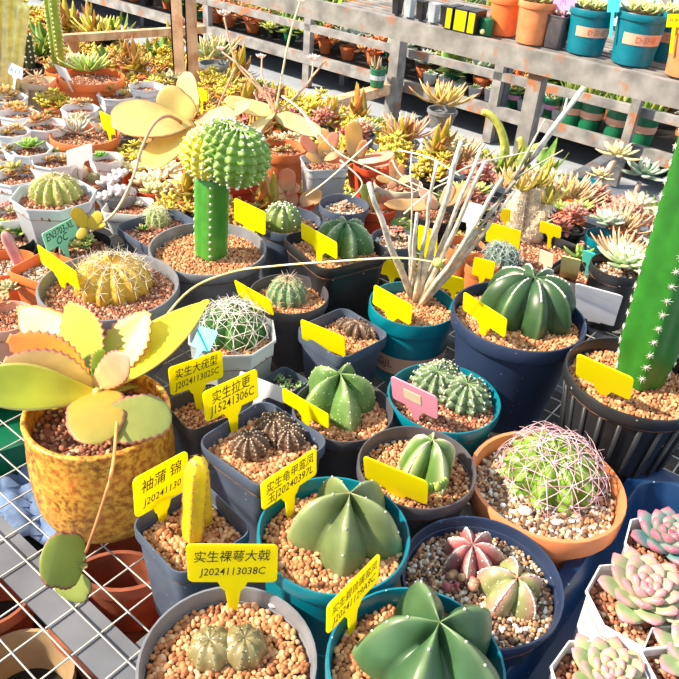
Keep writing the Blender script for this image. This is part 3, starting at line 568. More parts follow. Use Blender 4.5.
for (bx, by, tx, ty, tY, w_, nrm, ci, co, edge, teeth, curl, fold, k, nt) in (
 (96, 392, 209, 300, Yw+.115, .046, (-.5, -.7, .6), (.88, .80, .03), (.96, .86, .06), (.88, .60, .22), 0, -.06, .28, (.95, .9), 11),
 (100, 394, -48, 388, Yw-.03, .044, (-.3, -.5, .8), (.85, .75, .05), (.30, .46, .05), (.86, .78, .30), 0, .03, .25, (1.25, .85), 11),
 (94, 386, 4, 360, Yw+.01, .040, (-.4, -.8, .45), (.98, .86, .25), (.98, .74, .46), PK, .07, -.10, .1, (1.15, .8), 12),
 (90, 382, 8, 338, Yw+.05, .040, (-.3, -.75, .5), (.70, .50, .03), (.98, .42, .12), PK, .09, -.18, .15, (1.1, .8), 12),
 (92, 376, 20, 308, Yw+.12, .050, (.2, -.8, .6), (.95, .66, .02), (.98, .54, .12), (.70, .2, .15), .02, -.1, .1, (1.1, .7), 9),
 (92, 378, 68, 304, Yw+.10, .054, (-.5, -.75, .5), (.22, .44, .03), (.98, .88, .14), PK, .09, -.1, .1, (1.0, .8), 12),
 (98, 380, 148, 312, Yw+.09, .042, (-.4, -.8, .6), (.45, .56, .04), (.98, .74, .24), PK, .10, -.1, .2, (1.1, .8), 11),
 (94, 386, 128, 356, Yw-.02, .026, (.1, -.9, .6), (.92, .66, .30), (.92, .56, .44), PK, .05, -.1, .1, (1.05, .6), 10),
 (96, 384, 104, 350, Yw+.02, .020, (0, -.8, .6), (.16, .34, .04), (.30, .44, .05), PK, .10, -.1, .1, (1.0, .7), 9)):
    bigleaf(root, P.loc, bx, by, bz, tx, ty, tY, w_, nrm, ci, co, edge, teeth, curl, fold, k=k, nt=nt)
# drooping toothed leaf over the front of the pot, the lower yellow strap
def leafpts(par, B0, T0, nrm, w_, ci, co, edge, m_='leaf', **kw):
    mb = MB(); mb.leaf(B0, T0, nrm, w_, kw.pop('th', .003), lambda u, x: mix(mix(ci, co, u), edge, 1.0*(x > .9)), kw.pop('nu', 12), kw.pop('nv', 26), **kw); return mb.build(kw.get('name', 'leaf') if 0 else 'leaf', m_, par)
leafpts(root, P.loc(at(98, 392, .118)), P.loc(at(98, 444, .124)), (0, -.3, 1), .046, (.80, .50, .08), (.42, .38, .08), (.85, .3, .3), teeth=.03, curl=.2, k=(.9, .5), round=1)
leafpts(root, P.loc(at(104, 428, .124)), P.loc(at(171, 412, .126)), (0, -.3, 1), .044, (.38, .40, .10), (.36, .42, .12), (.85, .3, .35), teeth=.06, curl=.1, k=(.9, .5), round=1)
leafpts(root, P.loc(at(100, 392, .112)), P.loc(at(48, 411, .106)), (0, -.3, 1), .010, (.80, .66, .05), (.60, .48, .08), (.7, .5, .1), curl=.05)
leafpts(root, P.loc(at(100, 392, .112)), P.loc(at(140, 386, .106)), (0, -.3, 1), .009, (.70, .62, .05), (.50, .48, .08), (.7, .5, .1), curl=.05)
mb = MB(); mb.tube([P.on(98, 395, -.004), P.loc(at(97, 392, .122))], .005, .004, 8, (.55, .42, .12)); mb.build('stalk', 'plant', root)
def runner(par, loc, pts, r0, r1, ca, cb_, name='runner'):
    pts = [loc(p) for p in pts]; out = []
    for i in range(len(pts)-1):
        a = pts[max(i-1, 0)]; b_ = pts[i]; c = pts[i+1]; d = pts[min(i+2, len(pts)-1)]
        for k in range(6):
            t = k/6; out.append(.5*((2*b_)+(c-a)*t+(2*a-5*b_+4*c-d)*t*t+(-a+3*b_-3*c+d)*t**3))
    out.append(pts[-1]); mb = MB(); mb.tube(out, r0, r1, 6, lambda t: mix(ca, cb_, t)); return mb.build(name, 'plant', par)
runner(root, P.loc, [at(98, 392, .12), aty(150, 335, .56), aty(190, 290, .66), aty(232, 272, .69), aty(275, 266, .68), aty(340, 261, .66), aty(400, 258, .64), aty(438, 263, .63)], .0013, .0010, (.85, .75, .3), (.80, .62, .38))
q = P.loc(aty(438, 263, .63)); mb = MB(); mb.ball(q, .0052, 8, 6, (.62, .60, .15)); mb.leaf(q, q+Vector((.008, 0, .005)), ZV, .006, .002, (.5, .6, .2)); mb.build('plantlet', 'plant', root)
runner(root, P.loc, [at(118, 404, .128), at(116, 432, .130), aty(112, 470, .375), aty(99, 515, .365), aty(86, 552, .36)], .0012, .0013, (.85, .45, .15), (.62, .22, .10))
q0 = P.loc(aty(84, 562, .36)); 
for (x, y, ww, c) in ((40, 558, .040, (.36, .44, .09)), (68, 600, .030, (.40, .48, .12))):
    leafpts(root, q0 if y < 580 else P.loc(aty(78, 572, .355)), P.loc(aty(x, y, .345)), (0, -.6, .8), ww, c, c, (.50, .10, .16), teeth=.03, curl=.12, k=(.75, .5), round=1)
mb = MB(); rosette(mb, q0-Vector((.003, .002, 0)), .009, 6, .5, .1, (.4, .5, .1), (.3, .3, .1), (.5, .1, .1)); mb.build('plantlet', 'plant', root)
mb = MB(); rosette(mb, P.loc(at(35, 405, .118)), .012, 9, .5, .2, (.85, .85, .03), (.80, .78, .02), (.8, .8, .05), nu=6, nv=4); mb.build('yellow_sprig', 'plant', root)['label'] = 'bright yellow sprig on the rim'

# X trough, Y orange pots and the left rim of the picture
P = potted('potted_cactus', 'shallow black square pot with a small woolly yellow green cactus behind the two grey pots', 0, 0, 0, .055, 'navyrim', quad=((114, 228), (172, 205), (212, 228)), g='brown', gs=.0025, taper=.8)
mb = MB(); ar = ribbed(mb, P.on(157, 222), .018, .022, 10, .2, .7, 0, col=(.35, .46, .14)); mb.build('cactus_body', 'plant', P.root); ms = MB(); spines(ms, ar([.3, .5, .7, .9]), .012, 5, .0003, (.85, .85, .6)); ms.build('spines', 'spine', P.root)
mb = MB(); rosette(mb, P.on(143, 230), .012, 10, .4, .15, (.1, .35, .06), (.06, .25, .05), nu=4, nv=3); mb.build('seedlings', 'plant', P.root)
P = potted('potted_succulent', 'orange square pot tucked behind the wide grey pot', 0, 0, 0, .058, 'orange', quad=((10, 272), (38, 248), (80, 262)), g='mixed', gs=.0022, taper=.8, wall=.05)
P = potted('potted_succulent', 'orange round pot with a dull purple finger shaped stem', 17, 266, 58, .045, 'orange', g='mixed', gs=.0022, taper=.8, pos=at(8, 262, .045), r=.036)
mb = MB(); q = P.on(22, 268); ar = column(mb, q, q+Vector((-.018, .006, .048)), .0085, 4, .3, .7, .4, 16, (.50, .22, .22), (.66, .36, .30), dome=1.6); mb.build('stem', 'plant', P.root)
P = potted('potted_succulent', 'pink clay pot with green rosettes at the picture edge below the orange pots', 10, 300, 70, .045, 'band', g='brown', gs=.0022, taper=.8, pos=at(4, 316, .045), r=.034)
for (x, y, R, c) in ((10, 290, .017, (.42, .52, .28)), (2, 304, .016, (.70, .36, .16)), (22, 312, .010, (.62, .60, .45))):
    mb = MB(); rosette(mb, P.on(x, y, .004), R, 16, .42, .14, c, mix(c, (.6, .3, .15), .4), (.65, .25, .12)); mb.build('rosette', 'plant', P.root)

# small succulents beside the green label, behind the grey pot
def small(name, label, x, y, w_, h, mt_, builder, kind='round', g='brown', gs=.0025, cat='potted plant', group=None, **kw):
    P = potted(name, label, x, y, w_, h, mt_, kind, g=g, gs=gs, cat=cat, group=group, **kw); builder(P, x, y); return P
def B_ros(R, c1, c2, tip, n=18, dy=0, dz=.004, dx=0, **kw):
    def f(P, x, y): mb = MB(); rosette(mb, P.on(x+dx, y+dy, dz), R, n, kw.get('lw', .42), kw.get('th', .12), c1, c2, tip, **{k: v for k, v in kw.items() if k not in ('lw', 'th')}); mb.build('rosette', 'plant', P.root)
    return f
def B_multi(k, R, cols, tip, spread=.6, n=10, **kw):
    def f(P, x, y):
        mb = MB(); c0 = P.on(x, y)
        for i in range(k):
            a = rnd(0, 6.28); d = P.r*spread*sqrt(rnd(0, 1)); c = random.choice(cols); rosette(mb, c0+Vector((cos(a)*d, sin(a)*d, rnd(0, R*.6))), R*rnd(.7, 1.2), n, kw.get('lw', .45), kw.get('th', .16), c, mix(c, (.4, .3, .1), .3), tip, nu=kw.get('nu', 5), nv=4, rot=rnd(0, 6), tilt=(rnd(-.3, .3), rnd(-.3, .3)))
        mb.build('plants', 'plant', P.root)
    return f
small('potted_succulent', 'low dark pot of green finger stems in front of the green label', 78, 244, 66, .05, 'black', B_multi(9, .013, [(.15, .35, .08), (.3, .42, .1), (.5, .45, .1)], (.8, .6, .3)))
P = potted('potted_succulent', 'low dark pot with a standing pink beige finger stem by the green label', 62, 250, 40, .05, 'black', pos=at(50, 252, .05)+Vector((-.0, 0, 0)), r=.02, g='brown')
for (dx, L_, c) in ((-.008, .028, (.72, .40, .34)), (.006, .036, (.80, .55, .42))):
    mb = MB(); q = P.on(58, 252)+Vector((dx, 0, 0)); ar = column(mb, q, q+Vector((.008, 0, L_)), .0065, 5, .3, .7, .4, 14, c, mix(c, (.9, .8, .7), .5), dome=1.6); mb.build('stem', 'plant', P.root)
# plantlet on the long brown runner
pl = empty('kalanchoe_plantlet', at(88, 232, .07), 0, 'pink-rimmed green plantlet hanging on a long arched brown stem', 'plantlet'); LO = lambda q: Vector(q)-pl.location
Yp = .86
for (bx, by, tx, ty, w_) in ((87, 227, 73, 208, .018), (88, 227, 102, 213, .017), (85, 228, 78, 239, .012), (90, 228, 106, 224, .008)):
    mb = MB(); mb.leaf(LO(aty(bx, by, Yp)), LO(aty(tx, ty, Yp-.01)), (.2, -.8, .5), w_, .003, lambda u, x: mix((.78, .66, .10), (.55, .12, .10), 1.0*(x > .9)), 12, 12, k=(.8, .5), round=1, curl=-.1); mb.build('leaf', 'leaf', pl)
def aruns(pts, r0, r1, ca, cb_, par=pl, L_=LO, nm='runner'): return runner(par, L_, pts, r0, r1, ca, cb_, nm)
aruns([aty(90, 232, Yp), aty(115, 212, .88), aty(132, 180, .90), aty(141, 150, .93), aty(154, 124, .97), aty(168, 116, 1.02), aty(181, 122, 1.08)], .0016, .0026, (.85, .70, .48), (.38, .16, .08))

# white pots on the left
W = 'white'; YB = (.62, .42, .10); BR = (.45, .22, .08)
P = potted('potted_cactus', 'milky octagonal pot with a yellow green barrel cactus with brown ribs', 54, 194, 84, .095, 'milky', 8, yaw=.1, g='brown', taper=.74, lip=.004, soil=.012)
mb = MB(); ar = ribbed(mb, P.on(56, 196), .0355, .030, 13, .2, .7, 0, col=(.36, .40, .08), crest=(.62, .40, .16), dip=.1, rows=18, ex=.75); mb.build('cactus_body', 'plant', P.root); ms = MB(); spines(ms, ar([.3, .5, .7, .88]), .007, 4, .0003, (.85, .75, .5), tuft=.0014, tcol=(.85, .78, .6)); ms.build('spines', 'spine', P.root)
WP = [  # x, y, width px, height, shape, builder, what
 (15, 176, 50, .07, 7, B_multi(7, .016, [YB, BR, (.4, .4, .1)], (.5, .2, .05)), 'brown and yellow seedlings'),
 (28, 148, 48, .065, 8, B_ros(.024, (.35, .55, .08), (.16, .32, .06), (.3, .5, .1), dx=3), 'a bright green crested rosette'),
 (12, 131, 36, .07, 8, B_multi(5, .014, [YB, (.6, .4, .3)], (.6, .3, .1)), 'tan seedlings'),
 (54, 160, 46, .06, 7, B_multi(4, .014, [(.45, .25, .1), (.3, .35, .1)], (.5, .3, .1)), 'brown grit and a few seedlings behind a milky label'),
 (106, 157, 34, .06, 8, B_ros(.014, (.20, .50, .05), (.12, .35, .05), (.2, .5, .1), dx=-6), 'a small fresh green rosette'),
 (45, 124, 44, .065, 8, B_multi(8, .018, [BR, (.62, .30, .10), (.5, .4, .1)], (.6, .2, .1)), 'chunky red brown rosettes'),
 (18, 113, 40, .065, 7, B_multi(8, .018, [YB, (.7, .35, .12)], (.7, .3, .1)), 'yellow brown rosettes at the far left'),
 (117, 94, 40, .06, 8, B_multi(7, .022, [(.55, .25, .08), (.62, .50, .12), (.4, .4, .1)], (.6, .2, .1)), 'orange and green rosettes beside the orange bowl'),
 (146, 86, 36, .07, 7, B_multi(2, .012, [(.55, .35, .2)], (.6, .4, .2)), 'brown grit, in front of the double post'),
 (142, 102, 38, .05, 8, B_multi(6, .018, [(.6, .32, .15), (.55, .4, .15)], (.5, .2, .1)), 'flat tan rosettes before the double post'),
 (80, 108, 38, .05, 8, B_multi(6, .018, [(.6, .45, .25), (.6, .3, .12)], (.5, .2, .1)), 'loose pink tan rosettes under the orange bowl'),
 (0, 156, 34, .06, 8, B_multi(5, .016, [(.5, .4, .2), (.3, .3, .1)], (.5, .2, .1)), 'dull seedlings cut by the picture edge'),
 (8, 97, 38, .06, 8, B_multi(7, .020, [(.75, .60, .25), (.6, .4, .15)], (.6, .3, .1)), 'cream rosettes under the yellow columns'),
 (168, 93, 26, .05, 8, B_multi(3, .015, [(.6, .5, .25)], (.6, .3, .1)), 'pale stems right of the double post')]
for x, y, w_, h, k, bld, what in WP: small('potted_succulent', 'white faceted pot with '+what, x, y, w_, h, W, bld, kind=k, g='brown', gs=.0028, taper=.8, lip=.004, group='small white pots on the bench')
small('potted_succulent', 'pale blue round pot of red bead leaves beside the milky pot', 8, 213, 40, .06, W, B_multi(12, .010, [(.5, .12, .12), (.45, .3, .2), (.3, .35, .15)], (.6, .15, .12), th=.3), taper=.8)
small('potted_succulent', 'small green rosettes in a black pot below the pale blue pot', 8, 238, 50, .045, 'black', B_multi(7, .018, [(.15, .35, .06), (.3, .45, .08)], (.8, .7, .2)), taper=.8)
small('potted_cactus', 'terracotta pot with a cream ball cactus between the white pots', 86, 178, 52, .04, 'terra', lambda P, x, y: [ (lambda mb: (ribbed(mb, P.on(xx, yy), R_, R_*1.1, 10, .08, .8, 0, col=c), mb.build('cactus_body', 'plant', P.root)))(MB()) for xx, yy, R_, c in ((82, 174, .0135, (.85, .68, .42)), (94, 180, .011, (.30, .30, .15)), (74, 182, .010, (.40, .42, .30)), (104, 178, .012, (.62, .30, .22)))], taper=.8)
def agave(P, x, y):
    for dx, R_, n in ((-8, .042, 14), (18, .036, 12)):
        mb = MB(); rosette(mb, P.on(x+dx, y+2), R_, n, .13, .10, (.52, .52, .42), (.46, .44, .40), (.62, .40, .36), up0=80, up1=28, k=(.6, .7)); mb.build('rosette', 'plant', P.root)
small('potted_succulent', 'red brown bowl with two pointed grey agave like rosettes', 85, 134, 68, .06, 'terra', agave, taper=.82, lip=.014)
def haw(P, x, y):
    mb = MB(); rosette(mb, P.on(x-2, y-1), .062, 26, .14, .09, (.50, .66, .22), (.36, .50, .10), (.75, .75, .30), up0=80, up1=25, k=(.6, .7)); mb.build('rosette', 'plant', P.root)
small('potted_succulent', 'wide orange bowl with a spiky fresh green rosette', 92, 76, 64, .075, 'orange', haw, taper=.82, lip=.016)
small('potted_succulent', 'pale pink square pot with thin cream stems left of the orange bowl', 37, 80, 30, .06, 'cream', B_ros(.03, (.75, .62, .4), (.7, .5, .35), (.6, .3, .2), n=8, lw=.1), kind='square')
P = small('potted_cactus', 'dark pot with white dotted black cactus stems at the upper left', 26, 66, 34, .06, 'black', lambda P, x, y: None)
for dx, dy, L_ in ((-5, 0, .06), (5, 2, .075), (0, -3, .09)):
    mb = MB(); q = P.on(26+dx, 66+dy); ar = column(mb, q, q+Vector((0, 0, L_)), .013, 7, .2, .7, 0, 16, (.035, .06, .03)); ms = MB(); spines(ms, ar([.2, .35, .5, .65, .8, .95]), .003, 0, tuft=.0022, tcol=(.8, .8, .7)); mb.build('cactus_body', 'plant', P.root); ms.build('areoles', 'spine', P.root)
P = small('potted_cactus', 'red pot with a tall slim green column cactus behind the orange bowl', 64, 70, 36, .055, 'orange', lambda P, x, y: None)
mb = MB(); B0 = P.on(60, 70); T0 = P.loc(aty(47, -30, P.w.y)); ar = column(mb, B0, T0, .0165, 6, .2, .7, .3, 34, (.28, .42, .05), (.40, .50, .07)); mb.build('cactus_body', 'plant', P.root)
ms = MB(); spines(ms, ar([.03+.045*i for i in range(21)]), .003, 4, .0003, (.85, .8, .5), tuft=.0022, tcol=(.85, .82, .6)); ms.build('spines', 'spine', P.root)
P = small('potted_cactus', 'cream striped yellow column cacti in a tan pot at the far left edge', 2, 88, 44, .05, 'cream', lambda P, x, y: None, pos=at(2, 92, .05), r=.05)
for bx, tx, ty, R_ in ((-6, -12, -40, .022), (8, 14, -30, .020), (4, 2, -20, .018), (14, 24, 4, .014)):
    mb = MB(); B0 = P.on(bx, 92); column(mb, B0, P.loc(aty(tx, ty, P.w.y-.01*rnd(0, 3))), R_, 4, .45, .9, rnd(0, 1), 30, (.95, .84, .18), (.98, .92, .60)); mb.build('stem', 'plant', P.root)
P = small('potted_succulent', 'small pot crowded with pale lilac round pebble leaves', 116, 192, 40, .045, 'grey', lambda P, x, y: None)
mb = MB()
for (x, y, R) in ((110, 186, .021), (120, 178, .019), (118, 196, .022), (105, 200, .016)): rosette(mb, P.on(x, y, .006), R, 13, .42, .38, (.72, .68, .72), (.62, .56, .58), (.6, .5, .55), k=(1.2, .5), up0=80, up1=20, nu=7, nv=6)
mb.build('rosettes', 'plant', P.root)
P = small('potted_succulent', 'low pot overflowing with pale cream yellow fleshy rosettes', 158, 190, 74, .035, 'red', lambda P, x, y: None, pos=at(160, 180, .035), r=.062)
mb = MB()
for i in range(17):
    x = 158+rnd(-33, 30); y = 180+rnd(-22, 22); c = random.choice([(.90, .78, .42), (.86, .72, .30), (.92, .84, .56)]); rosette(mb, P.on(x, y, rnd(.0, .022)), rnd(.016, .026), 13, .36, .26, c, mix(c, (.75, .60, .25), .4), (.92, .80, .60), k=(.9, .5), rot=rnd(0, 6), tilt=(rnd(-.4, .4), rnd(-.4, .4)))
mb.build('rosettes', 'plant', P.root)
tag(plant_label(((66, 150), (92, 144), (92, 158), (68, 168)), .075, None, 'blank milky white label in the white pot', 'wlabel'), group=None)
P = small('potted_succulent', 'white square pot with the milky stones at the rim behind the black pot', 128, 205, 44, .04, W, B_multi(3, .008, [(.85, .8, .7)], (.8, .7, .6)), kind='square')

# big pale leaf plant in red pot
P = potted('potted_succulent', 'red pot with a large kalanchoe of broad cream yellow leaves edged brown', 246, 180, 46, .06, 'red', g='brown', taper=.8, lip=.014, pos=at(236, 178, .06), r=.036)
rt = P.root
LC = (.90, .68, .20); LE = (.55, .26, .14); LY = 1.10
for (bx, by, tx, ty, Y_, w_, n_, ci, co, k_, cu2) in (
 (192, 122, 112, 126, 1.02, .092, (-0.5, -0.7, 0.7), (.98, .80, .34), (.98, .66, .26), (1.3, .75), .1),
 (196, 126, 148, 170, .98, .060, (-.3, -.8, .5), (.98, .76, .26), (.98, .84, .22), (.9, .6), .1),
 (192, 120, 160, 90, 1.10, .052, (-0.6, -0.8, 0.5), (.98, .90, .42), (.98, .84, .40), (.8, .5), -.05),
 (192, 118, 184, 72, 1.14, .044, (-0.6, -0.8, 0.5), (.98, .88, .34), (.98, .78, .34), (.8, .5), -.05),
 (198, 120, 252, 103, 1.06, .030, (-0.6, -0.6, 0.8), (.90, .52, .30), (.88, .60, .34), (.8, .5), -.08),
 (200, 124, 262, 168, 1.00, .024, (-0.3, -0.5, 0.8), (.88, .46, .28), (.80, .36, .22), (.7, .6), -.1),
 (274, 112, 224, 100, 1.08, .030, (-0.6, -0.6, 0.8), (.92, .84, .40), (.98, .80, .36), (.8, .5), -.08),
 (272, 114, 244, 146, 1.04, .038, (-0.8, -0.7, 0.6), (.88, .84, .42), (.96, .84, .42), (.8, .5), .08),
 (276, 114, 322, 134, 1.06, .028, (-0.4, -0.5, 0.8), (.72, .62, .34), (.52, .52, .30), (.8, .5), -.06),
 (240, 160, 250, 186, .98, .02, (0, -.6, .7), (.70, .62, .16), (.66, .50, .14), (.8, .5), 0)):
    mb = MB(); mb.leaf(P.loc(aty(bx, by, LY)), P.loc(aty(tx, ty, Y_)), n_, w_, .0035, lambda u, x: mix(mix(ci, co, u), LE, .9*(x > .9)), 12, 16, k=k_, curl=cu2, fold=.1, teeth=.012, nt=7, round=1); mb.build('leaf', 'leaf', rt)
runner(rt, P.loc, [at(238, 176, .055), aty(222, 150, 1.07), aty(196, 122, LY)], .004, .003, (.6, .4, .2), (.8, .5, .2), 'stem')
runner(rt, P.loc, [at(240, 176, .055), aty(258, 140, 1.1), aty(275, 112, LY)], .004, .003, (.6, .4, .2), (.8, .5, .2), 'stem')
SC1 = (.72, .40, .26)
for pts in ([(275, 112), (262, 92), (236, 62), (224, 17)], [(275, 112), (268, 90), (262, 75), (262, 58)], [(278, 112), (300, 92), (311, 78), (313, 62)], [(311, 78), (326, 60)], [(276, 112), (258, 84), (240, 66), (222, 52)], [(235, 68), (222, 98), (212, 120)], [(262, 112), (254, 92)], [(270, 112), (268, 92)]):
    runner(rt, P.loc, [aty(x, y, LY+.01*i) for i, (x, y) in enumerate(pts)], .0017, .0012, SC1, (.78, .52, .36), 'flower_stalk')
runner(rt, P.loc, [aty(x, y, LY) for x, y in ((276, 108), (282, 75), (290, 35), (300, 2))], .0016, .0016, (.9, .8, .55), (.85, .72, .45), 'flower_stalk')
for (x, y, s) in ((224, 14, .013), (261, 56, .010), (313, 58, .013), (221, 48, .009), (301, 0, .007)):
    mb = MB(); rosette(mb, P.loc(aty(x, y+3, LY)), s, 12, .35, .2, (.85, .62, .55), (.80, .50, .42), (.9, .75, .7), up1=20, nu=5, nv=4); mb.build('flower_head', 'plant', rt)

# red pots, milky pot with pink leaves, white bowl, dark pot in the middle
PKL = (.90, .36, .28); PKC = (.88, .52, .36)
def pinkleaves(P, defs, Yb):
    for (bx, by, tx, ty, dY, w_) in defs:
        c = mix(PKL, (.98, .76, .28), rnd(0, 1)); mb = MB(); mb.leaf(P.loc(aty(bx, by, Yb)), P.loc(aty(tx, ty, Yb+dY)), (.1, -.7, .7), w_, .004, lambda u, x: mix(mix((.72, .56, .34), c, min(1, u*1.6)), (.42, .10, .10), .85*(x > .9)), 12, 12, k=(.8, .55), curl=-.12, fold=.15, round=1); mb.build('leaf', 'leaf', P.root)
small('potted_succulent', 'red brown pot behind the crested cactus with dry stems', 282, 147, 50, .08, 'terra', B_multi(4, .016, [(.45, .25, .12), (.35, .35, .12)], (.5, .2, .1)), taper=.8, lip=.016)
P = small('potted_succulent', 'milky white square pot with upright pink and yellow leaves', 325, 165, 50, .085, 'milky', lambda P, x, y: None, kind='square', yaw=.3, pos=at(324, 162, .085), r=.035, lip=.004, taper=.76)
pinkleaves(P, ((322, 158, 300, 136, -.01, .024), (322, 158, 326, 140, -.0, .022), (324, 158, 344, 152, -.03, .020), (322, 160, 306, 156, -.03, .018), (326, 156, 336, 132, .02, .022), (330, 156, 322, 128, .02, .026), (324, 160, 350, 160, -.03, .018)), P.w.y)
P = small('potted_succulent', 'red pot with pink pointed leaves beside the milky square pot', 378, 165, 40, .065, 'red', lambda P, x, y: None, pos=at(372, 164, .065), r=.032)
pinkleaves(P, ((356, 158, 353, 120, .0, .032), (358, 158, 366, 140, -.02, .018), (358, 160, 395, 154, -.03, .022), (358, 160, 348, 140, .02, .02), (366, 162, 392, 162, -.03, .02)), P.w.y)
P = small('potted_succulent', 'round white bowl pot with pinkish brown oval leaves', 398, 183, 50, .05, 'cream', lambda P, x, y: None, lip=.012, wall=.06, potlabel='white bowl')
pinkleaves(P, ((396, 180, 392, 158, .0, .018), (396, 181, 376, 178, -.02, .014), (398, 181, 412, 178, -.02, .016), (396, 182, 388, 188, -.03, .012), (398, 180, 402, 164, .0, .014)), P.w.y)
small('potted_succulent', 'small navy pot of pinkish grit with tiny seedlings behind the dotted dome cactus', 344, 204, 50, .07, 'navyrim', B_multi(6, .008, [(.72, .50, .45), (.5, .3, .25)], (.7, .4, .3)), g='mixed', taper=.8)
P = small('potted_succulent', 'red pot hidden under pink folded leaves between crest and milky pot', 300, 200, 44, .04, 'red', lambda P, x, y: None, pos=at(296, 200, .04), r=.03)
pinkleaves(P, ((286, 192, 288, 168, .0, .030), (284, 192, 268, 178, -.01, .018), (286, 196, 272, 200, -.03, .018), (300, 204, 322, 192, .0, .030), (294, 206, 290, 188, .0, .02), (300, 206, 310, 214, -.02, .022), (280, 194, 300, 186, .01, .02)), P.w.y)
P = small('potted_succulent', 'red pot with a green and red oval leaved plant behind the bare stems', 378, 200, 46, .045, 'red', lambda P, x, y: None, pos=at(376, 206, .045), r=.032)
for (bx, by, tx, ty, c) in ((372, 206, 363, 184, (.42, .50, .12)), (374, 208, 392, 198, (.62, .22, .12)), (376, 210, 372, 192, (.55, .40, .12))): mb = MB(); mb.leaf(P.loc(aty(bx, by, P.w.y)), P.loc(aty(tx, ty, P.w.y)), (0, -.8, .5), .022, .005, lambda u, x: mix(c, (.5, .15, .1), .6*(x > .9)), 10, 10, k=(.8, .5), round=1); mb.build('leaf', 'leaf', P.root)
P = small('potted_succulent', 'long boat shaped pale pink leaves lying in a dark pot behind the bare stems', 440, 205, 50, .04, 'black', lambda P, x, y: None, pos=at(436, 212, .04), r=.042)
pinkleaves(P, ((440, 204, 384, 204, -.02, .022), (436, 204, 420, 190, .02, .02), (440, 204, 470, 186, .02, .026), (438, 206, 424, 200, -.02, .02), (444, 204, 452, 184, .02, .02)), P.w.y)
P = small('potted_succulent', 'navy pot of red lump seedlings behind the teal pot', 395, 238, 48, .05, 'navyrim', B_multi(14, .010, [(.70, .32, .26), (.5, .14, .10), (.6, .45, .35)], (.6, .2, .15), th=.3), g='mixed')
P = small('potted_succulent', 'terracotta pot with purple brown grit left of the navy pot', 465, 244, 40, .05, 'terra', B_multi(3, .008, [(.4, .15, .12)], (.6, .2, .15)), taper=.8)
P = small('potted_cactus', 'small terracotta pot with a blue grey bristly cactus behind the navy pot', 482, 262, 36, .05, 'terra', lambda P, x, y: None, taper=.8)
mb = MB(); ar = ribbed(mb, P.on(500, 262), .026, .03, 12, .15, .7, 0, col=(.10, .16, .13)); mb.build('cactus_body', 'plant', P.root); ms = MB(); spines(ms, ar([.3, .5, .7, .9]), .012, 6, .0004, (.55, .66, .68), up=.5); ms.build('spines', 'spine', P.root)
# white runners arching over the middle pots
wr = empty('flower_stalk', at(345, 196, .08), 0, 'thin cream stalks arching across the middle pots from the pink leaf plant', 'flower stalk'); LW = lambda q: Vector(q)-wr.location
for pts in ([(282, 96, 1.05), (302, 112, 1.0), (318, 140, .97)], [(300, 108, 1.02), (335, 150, .98), (370, 168, .96), (420, 192, .93)], [(372, 140, .97), (330, 178, .95), (306, 196, .95)], [(340, 160, .96), (362, 182, .95), (352, 198, .94)], [(398, 150, .98), (430, 158, .95), (460, 176, .92)], [(392, 160, .96), (404, 178, .95), (440, 196, .94)], [(440, 182, .9), (470, 166, .92), (500, 158, .98), (548, 148, 1.02)], [(404, 214, .9), (432, 190, .92), (448, 182, .93)]):
    runner(wr, LW, [aty(*q) for q in pts], .0013, .0009, (.90, .82, .66), (.85, .76, .55), 'stalk')
# caudex plants and succulents at the right behind the navy pot
P = small('potted_succulent', 'dark trough of woolly white spined trunks topped by yellow strap leaves', 525, 246, 110, .045, 'black', lambda P, x, y: None, kind='square', yaw=.9, pos=at(528, 246, .045), r=.062, taper=.85)
for (bx, by, tx, ty, r0) in ((512, 238, 520, 190, .013), (530, 238, 536, 186, .015), (524, 240, 549, 204, .010)):
    mb = MB(); B0 = P.on(bx, by); T0 = P.loc(aty(tx, ty, at(bx, by, .034).y)); mb.tube([B0.lerp(T0, k/6)+Vector((rnd(-.002, .002), 0, 0)) for k in range(7)], r0*1.3, r0*.7, 9, (.72, .58, .46))
    mb.build('trunk', 'bark', P.root); ms = MB(); ar = []
    for k in range(70): a = rnd(0, 6.28); t = rnd(.1, 1); rr = r0*(1.3-.6*t); ar.append((B0.lerp(T0, t)+Vector((cos(a)*rr, sin(a)*rr, 0)), Vector((cos(a), sin(a), .3)).normalized()))
    spines(ms, ar, .008, 4, .0005, (.85, .74, .60), up=.8); ms.build('spines', 'spine', P.root)
    mb = MB()
    for k in range(10):
        a = rnd(0, 6.28); e = rnd(.4, 1.3); L_ = rnd(.03, .055); mb.leaf(T0, T0+Vector((cos(a)*cos(e), sin(a)*cos(e), sin(e)))*L_, (-cos(a)*sin(e), -sin(a)*sin(e), cos(e)), .008, .002, mix((.80, .66, .15), (.55, .50, .10), rnd(0, 1)), 5, 6, curl=-.35)
    mb.build('leaves', 'leaf', P.root)
P = small('potted_succulent', 'small dark pot with a green fan leaved seedling between the pale blank labels', 578, 272, 52, .045, 'darkgrey', B_ros(.034, (.30, .42, .06), (.06, .20, .06), (.3, .5, .1), n=11, lw=.2, up1=5, dy=-10, dz=.01), kind='square', yaw=.9)
P = small('potted_succulent', 'dark brown pot with a pale green variegated pointed rosette', 618, 278, 56, .085, 'black', lambda P, x, y: None, taper=.85, g='mixed', pos=at(616, 272, .075), r=.035)
mb = MB(); rosette(mb, P.on(624, 268, .004), .043, 34, .24, .12, (.62, .72, .42), (.34, .48, .26), (.85, .85, .55), k=(.8, .55), rim=.55, up1=15, tilt=(0, .1)); mb.build('rosette', 'plant', P.root)
P = small('potted_succulent', 'small pot with a cream pale grey branching rosette behind the fan leaved seedling', 606, 236, 40, .05, 'teal', B_ros(.03, (.62, .72, .55), (.42, .55, .42), (.7, .5, .4), n=22, dy=-12, dz=.02))
